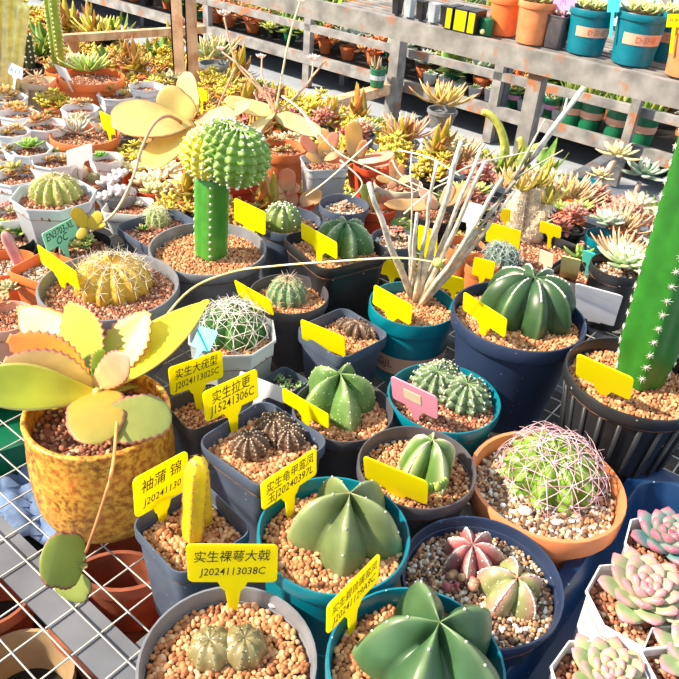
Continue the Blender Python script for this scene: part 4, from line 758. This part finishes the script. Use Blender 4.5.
# blue tray with white faceted pots
ty_ = empty('nursery_tray', UV(-.14, .26, 0), 0, 'dark blue deep plastic tray holding the white faceted pots', 'tray'); uvr = Matrix((VD, -UD, ZV)).transposed().to_4x4()
b = MB(uvr); x1, y1, H0 = .35, .225, .048
def rr_(x, y, z): return [(a*x*.999+cx, b_*y+cy, z) for a, b_, cx, cy in ()]
def rect(hx, hy, z, c=.03):
    P_ = []
    for a0, sx, sy in ((0, 1, 1), (pi/2, -1, 1), (pi, -1, -1), (3*pi/2, 1, -1)): P_ += [(sx*(hx-c)+c*cos(a0+pi/2*k/5), sy*(hy-c)+c*sin(a0+pi/2*k/5), z) for k in range(6)]
    return P_
b.rings([rect(x1-.012, y1-.012, 0), rect(x1-.004, y1-.004, H0-.004), rect(x1, y1, H0-.004), rect(x1+.001, y1+.001, H0), rect(x1-.010, y1-.010, H0), rect(x1-.012, y1-.012, H0-.002), rect(x1-.018, y1-.018, .003)], cap0=True, cap1=True); b.build('tray_body', 'blue', ty_, ang=40)
EG = (.62, .62, .42); EP = (.70, .42, .46)
for (x, y, h, r_, ys, rx, ry, R_, c1, c2, tp_, lb, kw) in (
 (640, 603, .108, .036, .2, 641, 600, .034, (.50, .42, .32), (.28, .40, .20), (.66, .20, .28), 'white octagonal pot with a pink tipped rosette in the middle of the blue tray', dict(n=34, up1=14)),
 (672, 548, .090, .036, .35, 667, 545, .031, (.16, .36, .22), (.08, .24, .26), (.52, .10, .18), 'white octagonal pot with a red tipped blue green rosette in the tray', dict(n=32, th=.2, k=(1.0, .5))),
 (604, 684, .100, .033, .1, 604, 682, .029, (.38, .46, .24), (.26, .40, .18), (.72, .22, .30), 'white octagonal pot with a pink edged pointed rosette nearest in the tray', dict(n=30)),
 (690, 664, .104, .030, .2, 690, 661, .030, (.38, .48, .28), (.30, .42, .24), (.72, .22, .34), 'white octagonal pot with a green rosette cut by the right edge of the picture', dict(n=28))):
    P = potted('potted_succulent', lb, x, y, 0, h, 'white', 8, yaw=ys, g='brown', gs=.0022, taper=.82, lip=.003, soil=.008, pos=at(x, y, h), r=r_, z0=.0035)
    mb = MB(); rosette(mb, P.on(rx, ry, -.002), R_, k=kw.pop('k', (.85, .5)), lw=.42, th=kw.pop('th', .15), c_in=c1, c_out=c2, tip=tp_, nu=8, nv=8, tipw=.32, rim=.22, lmin=.22, **kw); mb.build('rosette', 'plant', P.root)
# ------------------------------------------------------------ plant labels
YG_ = 'yellow plant labels'
for quad, zc, text, lb in (
 (((187, 544), (277, 545), (278, 582), (187, 582)), .132, [('实生裸萼大戟', .84), ('J2024113038C', .74)], 'yellow label reading J2024113038C in the nearest grey pot'),
 (((129, 484), (191, 446), (184, 493), (139, 515)), .128, [('袖蒲 锦', .74), ('J20241130', .72)], 'yellow label behind the yellow column, ending in 1130'),
 (((261, 482), (316, 449), (316, 473), (262, 512)), .142, [('实生龟甲鸾凤', .86), ('玉J20240397L', .84)], 'yellow label beside the pale green star cactus in the teal pot'),
 (((327, 607), (380, 552), (377, 582), (327, 634)), .148, [('实生碧琉璃鸾凤', .86), ('J20241129A9C', .84)], 'steeply slanting yellow label in the nearest teal pot'),
 (((202, 391), (257, 370), (258, 396), (206, 424)), .130, [('实生拉更', .72), ('J15241306C', .84)], 'yellow label reading J15241306C above the brown warty cacti'),
 (((168, 368), (222, 350), (223, 377), (171, 396)), .118, [('实生大疣型', .80), ('J2024113025C', .84)], 'yellow label reading J2024113025C in the small square pot'),
 (((363, 456), (428, 482), (427, 505), (366, 479)), 0.105, None, 'faded blank yellow label in the purple grey pot of the pleated cactus'),
 (((282, 387), (329, 415), (328, 428), (284, 402)), 0.098, None, 'narrow yellow label left of the mid green lobed star'),
 (((300, 319), (345, 337), (345, 357), (303, 339)), 0.093, None, 'blank yellow label in the navy square pot'),
 (((233, 278), (271, 302), (273, 314), (240, 297)), 0.101, None, 'blank yellow label left of the bluish ribbed cactus'),
 (((301, 222), (337, 243), (337, 259), (302, 239)), 0.131, None, 'blank yellow label in the tall black square pot'),
 (((234, 198), (266, 212), (265, 236), (235, 220)), 0.101, None, 'blank yellow label left of the dotted dome cactus'),
 (((374, 285), (413, 305), (410, 326), (373, 303)), 0.101, None, 'blank yellow label in the teal pot of bare stems'),
 (((464, 292), (507, 319), (505, 338), (463, 309)), 0.137, None, 'blank yellow label in the large navy pot'),
 (((577, 353), (634, 379), (630, 400), (576, 376)), 0.143, None, 'blank yellow label leaning beside the thick green column cactus'),
 (((37, 244), (76, 272), (80, 291), (42, 263)), 0.115, None, 'blank yellow label tilted in the wide grey pot'),
 (((377, 258), (404, 263), (404, 279), (379, 273)), 0.055, None, 'blank yellow label low behind the teal pot of stems, left side'),
 (((440, 271), (464, 281), (464, 291), (442, 290)), 0.078, None, 'small yellow label between teal pot and large navy pot'),
 (((418, 224), (438, 232), (436, 256), (418, 250)), 0.078, None, 'yellow label seen between the bare stems'),
 (((487, 221), (522, 232), (518, 250), (486, 242)), 0.078, None, 'blank yellow label in front of the woolly trunks'),
 (((474, 256), (496, 263), (492, 279), (472, 275)), 0.061, None, 'yellow label beside the blue grey bristly cactus'),
 (((540, 219), (562, 229), (560, 237), (540, 233)), 0.068, None, 'yellow label right of the woolly trunks'),
 (((501, 208), (511, 210), (510, 222), (501, 220)), .085, None, 'tiny yellow label behind the woolly trunks')):
    plant_label(quad, zc, text, lb, group=YG_)
plant_label(((390, 375), (438, 398), (437, 419), (394, 399)), .105, None, 'pink label with a pale sticker in the teal pot', 'pink', group=None, patch=True)
plant_label(((205, 322), (215, 334), (213, 350), (186, 350)), .10, None, 'cyan label in the milky octagonal pot', 'cyan', group=None)
plant_label(((241, 369), (289, 392), (285, 402), (236, 386)), .066, None, 'white label behind the yellow label above the brown cacti', 'wlabel', group=None)
plant_label(((576, 288), (619, 302), (617, 323), (574, 313)), .075, None, 'blank white label behind the black pot of the column cactus', 'wlabel', group=None)
plant_label(((540, 249), (554, 255), (552, 268), (539, 262)), .075, None, 'pale pink label behind the woolly crown cactus', 'cream', group=None)
plant_label(((562, 256), (580, 262), (578, 279), (559, 276)), .070, None, 'pale yellow label in the small dark pot', 'paleyellow', group=None)
plant_label(((583, 250), (596, 254), (594, 264), (582, 260)), .070, None, 'small cyan label by the fan leaved seedling', 'cyan', group=None)
plant_label(((41, 234), (74, 217), (78, 235), (48, 252)), .075, [('EN3703-XL', .85), ('OC', .35)], 'mint green label with black handwriting before the milky pot', 'glabel', group=None)
plant_label(((9, 62), (23, 68), (22, 80), (8, 73)), .10, [('KD', .7)], 'pale blue label with blue writing at the upper left', 'wlabel', group=None, ink='blueink')
plant_label(((54, 61), (66, 72), (72, 78), (60, 79)), .10, None, 'white pointed label in front of the orange bowl', 'wlabel', group=None)
plant_label(((101, 111), (110, 116), (117, 136), (101, 128)), .085, None, 'bright yellow label in the red brown agave bowl', 'yellow', group=YG_)
plant_label(((155, 106), (168, 110), (166, 117), (155, 115)), 0.093, None, 'small yellow label under the broad cream leaves', 'yellow', group=YG_)
plant_label(((196, 86), (208, 92), (206, 101), (198, 98)), 0.113, None, 'yellow label tip above the cream leaves', 'yellow', group=YG_)
plant_label(((464, 200), (484, 206), (478, 225), (461, 222)), .08, None, 'white printed card behind the bare stems', 'wlabel', group=None)
# ------------------------------------------------------------ below the mesh, lower left
def lowpot(name, label, x, y, z, r, m_, tilt=(0, 0), rz=0):
    p = at(x, y, z); e = empty(name, p, rz, label, 'flower pot'); e.rotation_euler = (tilt[0], tilt[1], rz); b = MB(); h = r*1.5; b.stack(ring('round', 36), [(r*.7, -h), (r*.9, -.02), (r, -.018), (r, 0), (r*.93, 0), (r*.9, -.02), (r*.66, -h+.004)], cap0=True, cap1=True); b.build('pot', m_, e, ang=40); return e
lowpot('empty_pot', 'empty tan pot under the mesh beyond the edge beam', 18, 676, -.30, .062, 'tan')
lowpot('empty_pot', 'terracotta pot under the mesh right of the edge beam', 112, 600, -.25, .075, 'shadeclay')
lowpot('empty_pot', 'leaning terracotta pot under the mesh below the ochre pot', 128, 542, -.235, .075, 'shadeclay')
lowpot('empty_pot', 'terracotta pot on the shelf beside the tan pot', -14, 588, -.28, .06, 'shadeclay')
gc = empty('plastic_crate', at(15, 440, -.34), .6, 'green plastic crate under the mesh at the left', 'crate')
b = MB(); b.box((-.17, -.10, -.015), (.15, .09, .0)); b.box((-.17, -.10, 0), (.15, -.09, .07)); b.box((-.17, .08, 0), (.15, .09, .07)); b.box((.14, -.09, 0), (.15, .08, .07)); b.box((-.17, -.09, 0), (-.16, .08, .07)); b.build('crate_body', 'greencrate', gc, smooth=False)
mb = MB(); N_ = 18; c0 = at(2, 492, -.31)
pts = [[Vector((c0.x-.12+.24*i/N_, c0.y-.07+.14*j/N_, -.345+.03*abs(sin(i*.8+j*.35))+.012*sin(j*1.7))) for i in range(N_+1)] for j in range(N_+1)]
mb.rings(pts, closed=False); o = mb.build('cloth', 'bluecloth'); sm = o.modifiers.new('s', 'SOLIDIFY'); sm.thickness = .004; sm.offset = 1; tag(o, 'crumpled blue cloth under the mesh beside the green crate', 'cloth')
# ------------------------------------------------------------ on the rack deck
def deckpot(label, x, y, wpx, v, h, m_, n_='potted_succulent', taper=.78, kind='round', bandc=None, yaw=0):
    """x, y: foot of the pot on the deck"""
    d = ray(x, y); k = (v-0)/d.dot(VD); p = Vector((0, 0, CH))+d*k; p.z = AZ; r = wpx/2*mmpx(p)
    P = Pot(); P.root = empty(n_, p, yaw, label, 'potted plant', None); P.r = r; P.h = h; b = pot_mesh(r, h, kind, taper, .02 if kind == 'round' else .005, soil=.012); b.build('pot', m_, P.root, ang=35)
    b = MB(); b.stack(ring(kind, 24), [(r*.93, h-.017), (r*.93, h-.016)], cap0=False, cap1=True); b.build('soil', 'soil', P.root); P.w = p; return P
for (lb, x, y, wp, v_, h, m_, txt, c) in (
 ('left teal pot with a peach band on the rack deck', 585, 46, 45, 2.47, .135, 'teal', 1, 0),
 ('right teal pot with a peach band on the rack deck', 632, 57, 50, 2.47, .150, 'teal', 1, 0),
 ('teal pot with a faint band behind the right teal pot', 664, 52, 40, 2.62, .14, 'teal', 1, 0),
 ('left of the two orange pots on the rack deck', 503, 27, 34, 2.47, .12, 'orange', 0, 1),
 ('right of the two orange pots on the rack deck', 532, 34, 38, 2.44, .13, 'clay', 0, 1),
 ('orange pot with a yellow label at the right end of the rack deck', 683, 71, 42, 2.45, .14, 'clay', 0, 1)):
    P = deckpot(lb, x, y, wp, v_, h, m_)
    mb = MB()
    for i in range(7):
        a = i*2.4; d = P.r*.55*sqrt(i/7); q = Vector((cos(a)*d, sin(a)*d, h-.01)); cg = (.30, .46, .16) if i % 2 else (.55, .58, .22)
        rosette(mb, q, rnd(.035, .055), 11, .28, .12, cg, mix(cg, (.6, .6, .3), .4), (.8, .7, .3), up1=25, rot=rnd(0, 6), nu=5, nv=4)
    mb.build('plants', 'plant', P.root)
    if txt:
        rb = lambda z, P=P, h=h: P.r*.78+(P.r*.95-P.r*.78)*z/(h-.02)+.001; z1, z2 = h*.42, h*.64; b = MB(); ca = atan2(-P.w.y, -P.w.x)
        b.rings([[(rb(z)*cos(ca+a), rb(z)*sin(ca+a), z) for a in [(-.62+1.9*k/20) for k in range(21)]] for z in (z1, z2)], closed=False); b.build('band', 'band', P.root)
        wrap_text(P.root, 'D·SHE', lambda z: rb(z)+.0008, (z1+z2)/2, (z2-z1)*.55, ca+.42, 'bandtext2')
P = deckpot('small grey square pot with a pinkish spiky rosette between orange and teal pots', 556, 38, 22, 2.45, .10, 'darkgrey', kind='square', yaw=.9)
mb = MB(); rosette(mb, (0, 0, .092), .034, 18, .18, .1, (.72, .50, .42), (.60, .42, .36), (.8, .4, .35), up1=25); mb.build('rosette', 'plant', P.root)
def atv(x, y, v): d = ray(x, y); return Vector((0, 0, CH))+d*(v/d.dot(VD))
def vlabel(x0, y0, x1, y1, v, m_, lb, txt=None, ink='ink'):
    a = atv(x0, y1, v); b_ = atv(x1, y1, v); c = atv(x1, y0, v); d = atv(x0, y0, v); C = (a+c)/2; ax = (b_-a).normalized(); up = (ZV-ax*ZV.dot(ax)).normalized(); W_ = (b_-a).length; H_ = (d-a).length
    X = Matrix((ax, up, ax.cross(up))).transposed().to_4x4(); X.translation = C; b = MB(); b.box((-W_/2, -H_/2, -.001), (W_/2, H_/2, .001)); b.box((-.005, -H_/2-.07, -.001), (.005, -H_/2, .001)); o = b.build('plant_label', m_, smooth=False); o.matrix_world = X; tag(o, lb, 'plant label')
    if txt: vs, fs = text_geo(txt, H_*.45); M_ = MB(); M_.add([(v_.x, v_.y, .0015) for v_ in vs], fs); M_.build('writing', ink, o, smooth=False)
vlabel(553, -4, 575, 9, 2.44, 'pinkband', 'lilac label above the grey square pot on the rack', 'JTL', 'blueink')
vlabel(608, -6, 620, 12, 2.40, 'cyan', 'cyan label between the two teal pots on the rack')
vlabel(667, 14, 683, 27, 2.39, 'yellow', 'yellow label with dark writing at the right end of the rack deck', 'FUN')
for i, (x0, x1, y0, y1) in enumerate(((453, 459, 0, 18), (461, 474, 1, 20), (475, 482, 6, 22))):
    p = atv((x0+x1)/2, y1+1, 2.40); p.z = 0; w2 = (x1-x0)/2*.0034; e = empty('planter_box', p, atan2(UD.y, UD.x)+pi, ('%s black box with a yellow panel, left of the orange pots' % ('leftmost', 'widest', 'rightmost')[i]), 'planter box')
    b = MB(); b.box((-w2-.003, -.05, 0), (w2+.003, .02, .075)); b.build('box_body', 'black', e, smooth=False); b = MB(); b.box((-w2, -.0515, .006), (w2, -.05, .069)); b.build('yellow_panel', 'yellow', e, smooth=False)
p = atv(487, 24, 2.40); p.z = 0; e = empty('planter_box', p, atan2(UD.y, UD.x)+pi, 'dark green round box with a cream knob beside the yellow panels', 'planter box'); b = MB(); b.stack(ring('round', 20), [(.022, 0), (.024, .004), (.024, .05), (.020, .055)], cap1=True); b.build('box_body', 'greencrate', e); b = MB(); b.ball((0, -.025, .014), .009, 10, 8, (.8, .7, .3)); b.build('knob', 'paleyellow', e)
for i in range(5):
    p = atv(398+i*12, 3+i*3, 2.42); p.z = 0; e = empty('seedling_pot', p, atan2(UD.y, UD.x), ('small dark seedling pot on the rack deck left of the yellow panels', 'small pale seedling pot on the rack deck left of the yellow panels')[i % 2], 'flower pot', 'seedling pots at the far end of the rack deck'); b = MB(); b.stack(ring('square'), [(.014, 0), (.018, .06), (.019, .062), (.017, .06)], cap1=True); b.build('pot', ('black', 'milky')[i % 2], e, ang=40)
# green pot standing on the cross beam
def bandedpot(label, p, r, h, m_, bm_, group=None, plant=None, cat='potted plant'):
    e = empty('potted_plant', p, 0, label, cat, group); b = pot_mesh(r, h, n=24, taper=.8, lip=.012); b.build('pot', m_, e, ang=35)
    rb = lambda z: r*.8+(r*.95-r*.8)*z/(h-.012)+.0015; b = MB(); b.stack(ring('round', 24), [(rb(h*.42), h*.42), (rb(h*.66), h*.66)], cap0=False); b.build('band', bm_, e)
    b = MB(); b.stack(ring('round', 20), [(r*.92, h-.016), (r*.92, h-.015)], cap0=False, cap1=True); b.build('soil', 'soil', e)
    if plant: plant(e, h)
    return e
def pl_tuft(c1, c2, L=.1, n=22, w_=.022, el0=.5):
    def f(e, h):
        mb = MB()
        for i in range(n):
            a = rnd(0, 6.28); el = rnd(el0, 1.4); l = L*rnd(.6, 1.1); d = Vector((cos(a)*cos(el), sin(a)*cos(el), sin(el))); b0 = Vector((rnd(-.02, .02), rnd(-.02, .02), h-.01)); mb.leaf(b0, b0+d*l, (-cos(a)*sin(el), -sin(a)*sin(el), cos(el)), w_, .003, mix(c1, c2, rnd(0, 1)), 5, 5, curl=-.3, fold=.1)
        mb.build('leaves', 'leaf', e)
    return f
p = at(367, 84, -.58); bandedpot('dark green pot with a white band on the rack cross beam', Vector((UV(2.40, 0, 0)+VD*p.dot(VD))[:2]+(-.58,)), .045, .10, 'greenpot', 'wlabel', plant=pl_tuft((.62, .50, .35), (.5, .45, .25), .08, 10))
# ------------------------------------------------------------ plants of the low bench and the far shelf, copied from a few kinds
YE = [(.80, .62, .06), (.66, .58, .07), (.55, .52, .08)]; OB = [(.62, .28, .08), (.66, .38, .10), (.50, .30, .08), (.55, .45, .10)]; GN = [(.15, .34, .06), (.26, .44, .08), (.40, .50, .10)]; PR = [(.58, .22, .16), (.66, .34, .24), (.45, .20, .14)]; PA = [(.70, .66, .40), (.60, .66, .40), (.80, .66, .42)]
def proto(label, cols, style, potm, tip=(.6, .25, .1), sc=1., nm='potted_succulent', pk=1.):
    e = empty(nm, (0, 0, -50), 0, label, 'potted plant', label+'s'); ph = .055
    b = MB(); b.stack(ring('round', 12), [(q*pk, z) for q, z in ((.03, 0), (.042, ph-.01), (.045, ph-.01), (.045, ph), (.040, ph), (.038, ph-.012))], cap1=True); b.build('pot', potm, e, ang=35)
    mb = MB()
    if style == 'bush':
        for i in range(15):
            a = rnd(0, 6.28); d = .055*sqrt(rnd(0, 1)); z = ph+rnd(.0, .07)*(1-d/.07); c = random.choice(cols); rosette(mb, (cos(a)*d*sc, sin(a)*d*sc, z), rnd(.022, .036)*sc, 9, .36, .16, c, mix(c, tip, .25), tip, nu=4, nv=3, rot=rnd(0, 6), tilt=(rnd(-.5, .5), rnd(-.5, .5)), up1=0)
    elif style == 'spike':
        for i in range(3):
            c = random.choice(cols); rosette(mb, (rnd(-.02, .02), rnd(-.02, .02), ph), .095*sc, 14, .10, .07, c, mix(c, tip, .3), tip, nu=4, nv=5, up0=85, up1=30, rot=rnd(0, 6))
    elif style == 'rose':
        for i in range(3):
            c = random.choice(cols); a = i*2.1; rosette(mb, (cos(a)*.025, sin(a)*.025, ph+rnd(0, .03)), .052*sc, 18, .30, .14, c, mix(c, tip, .25), tip, nu=5, nv=4, rot=rnd(0, 6), tilt=(rnd(-.3, .3), rnd(-.3, .3)))
    elif style == 'stem':
        for i in range(5):
            a = rnd(0, 6.28); q = Vector((cos(a)*.04, sin(a)*.04, ph+rnd(.06, .13)*sc)); mb.tube([(0, 0, ph-.01), (q.x*.4, q.y*.4, (ph+q.z)/2), q], .006, .004, 5, (.55, .36, .22)); c = random.choice(cols); rosette(mb, q, .042*sc, 12, .30, .14, c, mix(c, tip, .25), tip, nu=5, nv=4, rot=rnd(0, 6), tilt=(rnd(-.3, .3), rnd(-.3, .3)))
    elif style == 'leafy':
        for i in range(26):
            a = rnd(0, 6.28); el = rnd(-.1, 1.3); l = rnd(.05, .10)*sc; d = Vector((cos(a)*cos(el), sin(a)*cos(el), sin(el))); b0 = Vector((rnd(-.02, .02), rnd(-.02, .02), ph+rnd(0, .04))); c = random.choice(cols); mb.leaf(b0, b0+d*l, (-cos(a)*sin(el), -sin(a)*sin(el), cos(el)), l*.38, .004, lambda u, x, c=c: mix(c, tip, .5*(x > .9)), 5, 5, curl=-.2, fold=.15)
    mb.build('plant', 'leaf' if style == 'leafy' else 'plant', e); remember(e); return e
used = set()
def place(e, x, y, z, s=1., lb=None):
    o = copy_tree(e) if e.name in used else e; used.add(e.name); o.location = (x, y, z); o.rotation_euler = (0, 0, rnd(0, 6.28)); o.scale = (s, s, s*rnd(.85, 1.2)); 
    if lb: o['label'] = lb; o['group'] = lb+'s'
    return o
LBZ = ('on the low bench', 'on the far shelf')
KM = {k: proto('%s potted succulent crowded on the low bench' % k, c, st, pm, tp) for k, c, st, pm, tp in (
 ('yellow bushy', YE, 'bush', 'terra', (.85, .60, .08)), ('golden bushy', YE+OB[:1], 'bush', 'black', (.80, .40, .10)), ('orange brown bushy', OB, 'bush', 'terra', (.6, .2, .06)), ('yellow spiky', YE, 'spike', 'black', (.8, .5, .2)), ('green leafy', GN, 'leafy', 'black', (.6, .5, .1)), ('orange leafy', OB+YE, 'leafy', 'terra', (.7, .25, .1)),
 ('dusty red bushy', PR, 'bush', 'black', (.6, .2, .2)), ('pale green stemmed', PA, 'stem', 'terra', (.7, .5, .4)), ('pale cream', PA, 'rose', 'grey', (.7, .4, .3)), ('tan spiky', [(.60, .40, .22), (.55, .46, .25)], 'spike', 'terra', (.7, .4, .3)), ('fresh green', GN, 'rose', 'terra', (.6, .6, .2)))}
KF = {k: proto('%s potted plant on the far shelf behind the rack' % k, c, st, pm, tp, 1.35, 'shelf_plant', .8) for k, c, st, pm, tp in (
 ('green leafy', GN, 'leafy', 'greenpot', (.3, .4, .1)), ('light green bushy', GN+[(.45, .55, .15)], 'bush', 'black', (.6, .5, .15)), ('grey green', [(.32, .46, .34), (.42, .52, .40)], 'rose', 'terra', (.5, .4, .35)), ('orange red bushy', [(.66, .20, .07), (.60, .32, .10)], 'bush', 'terra', (.6, .15, .08)), ('dark green spiky', [(.10, .24, .06), (.2, .3, .08)], 'spike', 'black', (.3, .4, .1)), ('yellow green leafy', [(.5, .52, .10), (.35, .45, .08)], 'leafy', 'terra', (.6, .4, .1)))}
n_ = 0
for iv in range(13):
    for iu in range(44):
        v = 1.42+iv*.108+rnd(-.02, .02); u = -.15+iu*.105+rnd(-.02, .02)
        s = proj(UV(u, v, MZ+.08))
        if not (-20 < s.x < 700 and -25 < s.y < 330) or (u < 2.3 and v > 2.25): continue
        if s.x < 60 and s.y < 60 and v < 1.6: pass
        if s.x < 200: ks = ['orange brown bushy']*4+['orange leafy', 'green leafy', 'yellow bushy', 'golden bushy']
        elif s.x < 400: ks = ['yellow bushy']*4+['golden bushy', 'yellow spiky', 'orange leafy', 'fresh green']
        elif s.x < 500: ks = ['yellow bushy', 'tan spiky', 'green leafy', 'pale green stemmed', 'golden bushy', 'yellow spiky', 'orange brown bushy']
        else: ks = ['dusty red bushy']*3+['pale green stemmed', 'green leafy', 'pale cream', 'fresh green', 'tan spiky']
        if n_ > 236 or (iv % 2 and rnd(0, 1) < .12): continue
        k_ = random.choice(ks); zn = 'left of the double post' if s.x < 180 else 'right of the double post' if s.x < 330 else 'behind the bare stems' if s.x < 500 else 'before the leaning rack post'
        place(KM[k_], *UV(u, v, 0)[:2], MZ, rnd(.95, 1.3), '%s succulent on the low bench %s' % (k_, zn)); n_ += 1
for iv in range(9):
    for iu in range(34):
        v = 3.76+iv*.20+rnd(-.03, .03); u = -.6+iu*.175+rnd(-.04, .04)
        s = proj(UV(u, v, FZ+.08))
        if not (-10 < s.x < 700 and -30 < s.y < 200): continue
        if iv == 0 and -.2 < u < 1.5: continue
        if iv in (3, 4) and u > 2.2: continue
        ks = ['green leafy', 'light green bushy', 'grey green', 'dark green spiky', 'yellow green leafy', 'orange red bushy']
        if s.y < 25: ks = ['orange red bushy']*2+ks
        k_ = random.choice(ks); zn = 'left of the white banded pot' if s.x < 350 else 'seen under the rack deck' if s.x < 500 else 'behind the tan banded pots'
        place(KF[k_], *UV(u, v, 0)[:2], FZ, rnd(1.15, 1.6), '%s plant on the far shelf %s' % (k_, zn))
# small pots that fill the back of the near bench
for iv in range(11):
    for iu in range(44):
        v = .66+iv*.052; u = -.12+iu*.045+(iv % 2)*.022; q = UV(u, v, 0); s = proj(UV(u, v, .04))
        if not (-15 < s.x < 695 and 60 < s.y < 262) or v > BEV-.03 or (u-1.41)**2+(v-1.2)**2 < .004: continue
        if s.y > 215 and 250 < s.x < 500: continue
        if any((q.x-a)**2+(q.y-b_)**2 < (r_+.024)**2 for a, b_, r_ in PLACED): continue
        ks = ['golden bushy', 'orange brown bushy', 'pale cream', 'yellow bushy', 'orange leafy'] if s.x < 250 else ['yellow bushy', 'golden bushy', 'pale cream', 'orange leafy', 'dusty red bushy'] if s.x < 470 else ['dusty red bushy', 'dusty red bushy', 'tan spiky', 'fresh green']
        k_ = random.choice(ks); zn = 'among the white pots' if s.x < 200 else 'by the milky pots' if s.x < 350 else 'behind the bare stems' if s.x < 500 else 'behind the woolly trunks'
        place(KM[k_], q.x, q.y, 0, .56, 'small %s succulent on the near bench %s' % (k_, zn)); PLACED.append((q.x, q.y, .024))
# pots between the two rails
tf = pl_tuft((.22, .42, .08), (.50, .52, .12), .15, 26, .035)
first = None
for i, (x, y, lb) in enumerate(((568, 132, 'leftmost of four tan banded green pots under the rack deck'), (586, 137, 'second from left of four tan banded green pots under the rack deck'), (611, 146, 'third of four tan banded green pots under the rack deck'), (637, 150, 'rightmost of four tan banded green pots under the rack deck'))):
    p = atv(x, y, 3.68); p.z = FZ; bandedpot(lb, p, .066, .14, 'greenpot', 'band', 'green pots with tan bands', tf)
for i, (x, y, lb) in enumerate(((513, 104, 'left dark green pot with a pink band under the rack deck'), (537, 109, 'middle dark green pot with a pink band under the rack deck'), (550, 111, 'right dark green pot with a pink band under the rack deck'))):
    p = atv(x, y, 3.70); p.z = FZ; bandedpot(lb, p, .042, .10, 'greenpot', 'pinkband', 'green pots with pink bands', pl_tuft((.7, .66, .4), (.5, .55, .25), .06, 12))
# trays of small white pots on the far shelf
wpot = empty('seedling_pot', (0, 0, -50), 0, 'small white seedling pot in the rows on the far shelf', 'flower pot', 'rows of small white pots on the far shelf'); b = MB(); b.stack(ring('square'), [(.03, 0), (.04, .07), (.043, .07), (.038, .068)], cap1=True); b.build('pot', 'white', wpot, ang=40); mb = MB(); rosette(mb, (0, 0, .065), .04, 9, .35, .15, (.25, .45, .15), (.2, .4, .12), (.6, .6, .4), nu=4, nv=3); mb.build('seedling', 'plant', wpot); remember(wpot)
used.discard(wpot.name)
for iv in range(3):
    for iu in range(22):
        place(wpot, *UV(2.45+iu*.125, 4.36+iv*.13, 0)[:2], FZ).rotation_euler = (0, 0, atan2(UD.y, UD.x))
for iu in range(9): place(wpot, *UV(1.5+iu*.1, 3.70, 0)[:2], FZ, .8, 'small white pot in the row behind the lower rail').rotation_euler = (0, 0, atan2(UD.y, UD.x))
# single larger plants on the low bench
def feature(label, x, y, z, s, cols, style, potm, tip, v=None):
    e = proto(label, cols, style, potm, tip); p = at(x, y, z); e.location = (p.x, p.y, z); e.scale = (s, s, s); e['group'] = ''; del e['group']; return e
feature('tall yellow fan leaved plant standing at the left beyond the rail', 108, 60, -.42, 1.5, [(.85, .75, .10)], 'spike', 'black', (.85, .7, .2))
for (x, y, s, cols, st, lb) in ((214, 82, 1.1, [(.42, .52, .20)], 'spike', 'green upright rosette right of the double post'), (402, 160, .9, [(.72, .42, .28), (.62, .40, .28)], 'spike', 'tan rosette plant in a grey pot above the white bowl'), (440, 128, 1.0, [(.72, .55, .15)], 'spike', 'yellow drooping leaved plant left of the bent yellow stem')):
    feature(lb, x, y, -.30, s*1.2, cols, st, 'grey', (.7, .4, .3))
e = empty('potted_succulent', at(500, 190, MZ), 0, 'arched thick yellow green stem plant left of the leaning post', 'potted plant'); b = pot_mesh(.05, .06, n=20); b.build('pot', 'black', e); L5 = lambda q: Vector(q)-e.location
YQ = at(500, 190, MZ).y
for pts in ([(500, 178), (505, 150), (500, 128), (490, 115), (482, 112)], [(508, 180), (520, 160), (530, 150), (542, 145)], [(515, 182), (522, 150), (519, 138)], [(498, 180), (488, 165), (484, 150)]):
    runner(e, L5, [aty(x, y, YQ) for x, y in pts], .018, .010, (.50, .55, .12), (.72, .68, .12), 'stem')
e = empty('potted_succulent', at(585, 200, MZ), 0, 'pale branching bare stem with a cream rosette left of the thick column', 'potted plant'); b = pot_mesh(.05, .06, n=20); b.build('pot', 'teal', e); YQ = at(585, 200, MZ).y
for pts in ([(628, 258), (612, 230), (634, 190), (648, 172)], [(600, 226), (612, 212), (606, 196)], [(612, 230), (622, 222), (634, 214)]): pass
runner(e, L5, [e.location+Vector((0, 0, .04)), aty(592, 200, YQ), aty(606, 175, YQ), aty(614, 160, YQ)], .016, .010, (.78, .60, .45), (.75, .55, .42), 'stem')
for (x, y, R_, c) in ((642, 178, .09, (.48, .66, .52)), (617, 158, .075, (.80, .72, .40)), (600, 178, .05, (.72, .62, .34))):
    mb = MB(); rosette(mb, L5(aty(x, y, YQ)), R_, 20, .22, .12, c, mix(c, (.5, .5, .3), .3), (.7, .5, .4), up1=5); mb.build('rosette', 'plant', e)
runner(e, L5, [e.location+Vector((.02, 0, .04)), aty(622, 215, YQ), aty(640, 182, YQ)], .014, .008, (.70, .42, .36), (.62, .42, .34), 'stem')
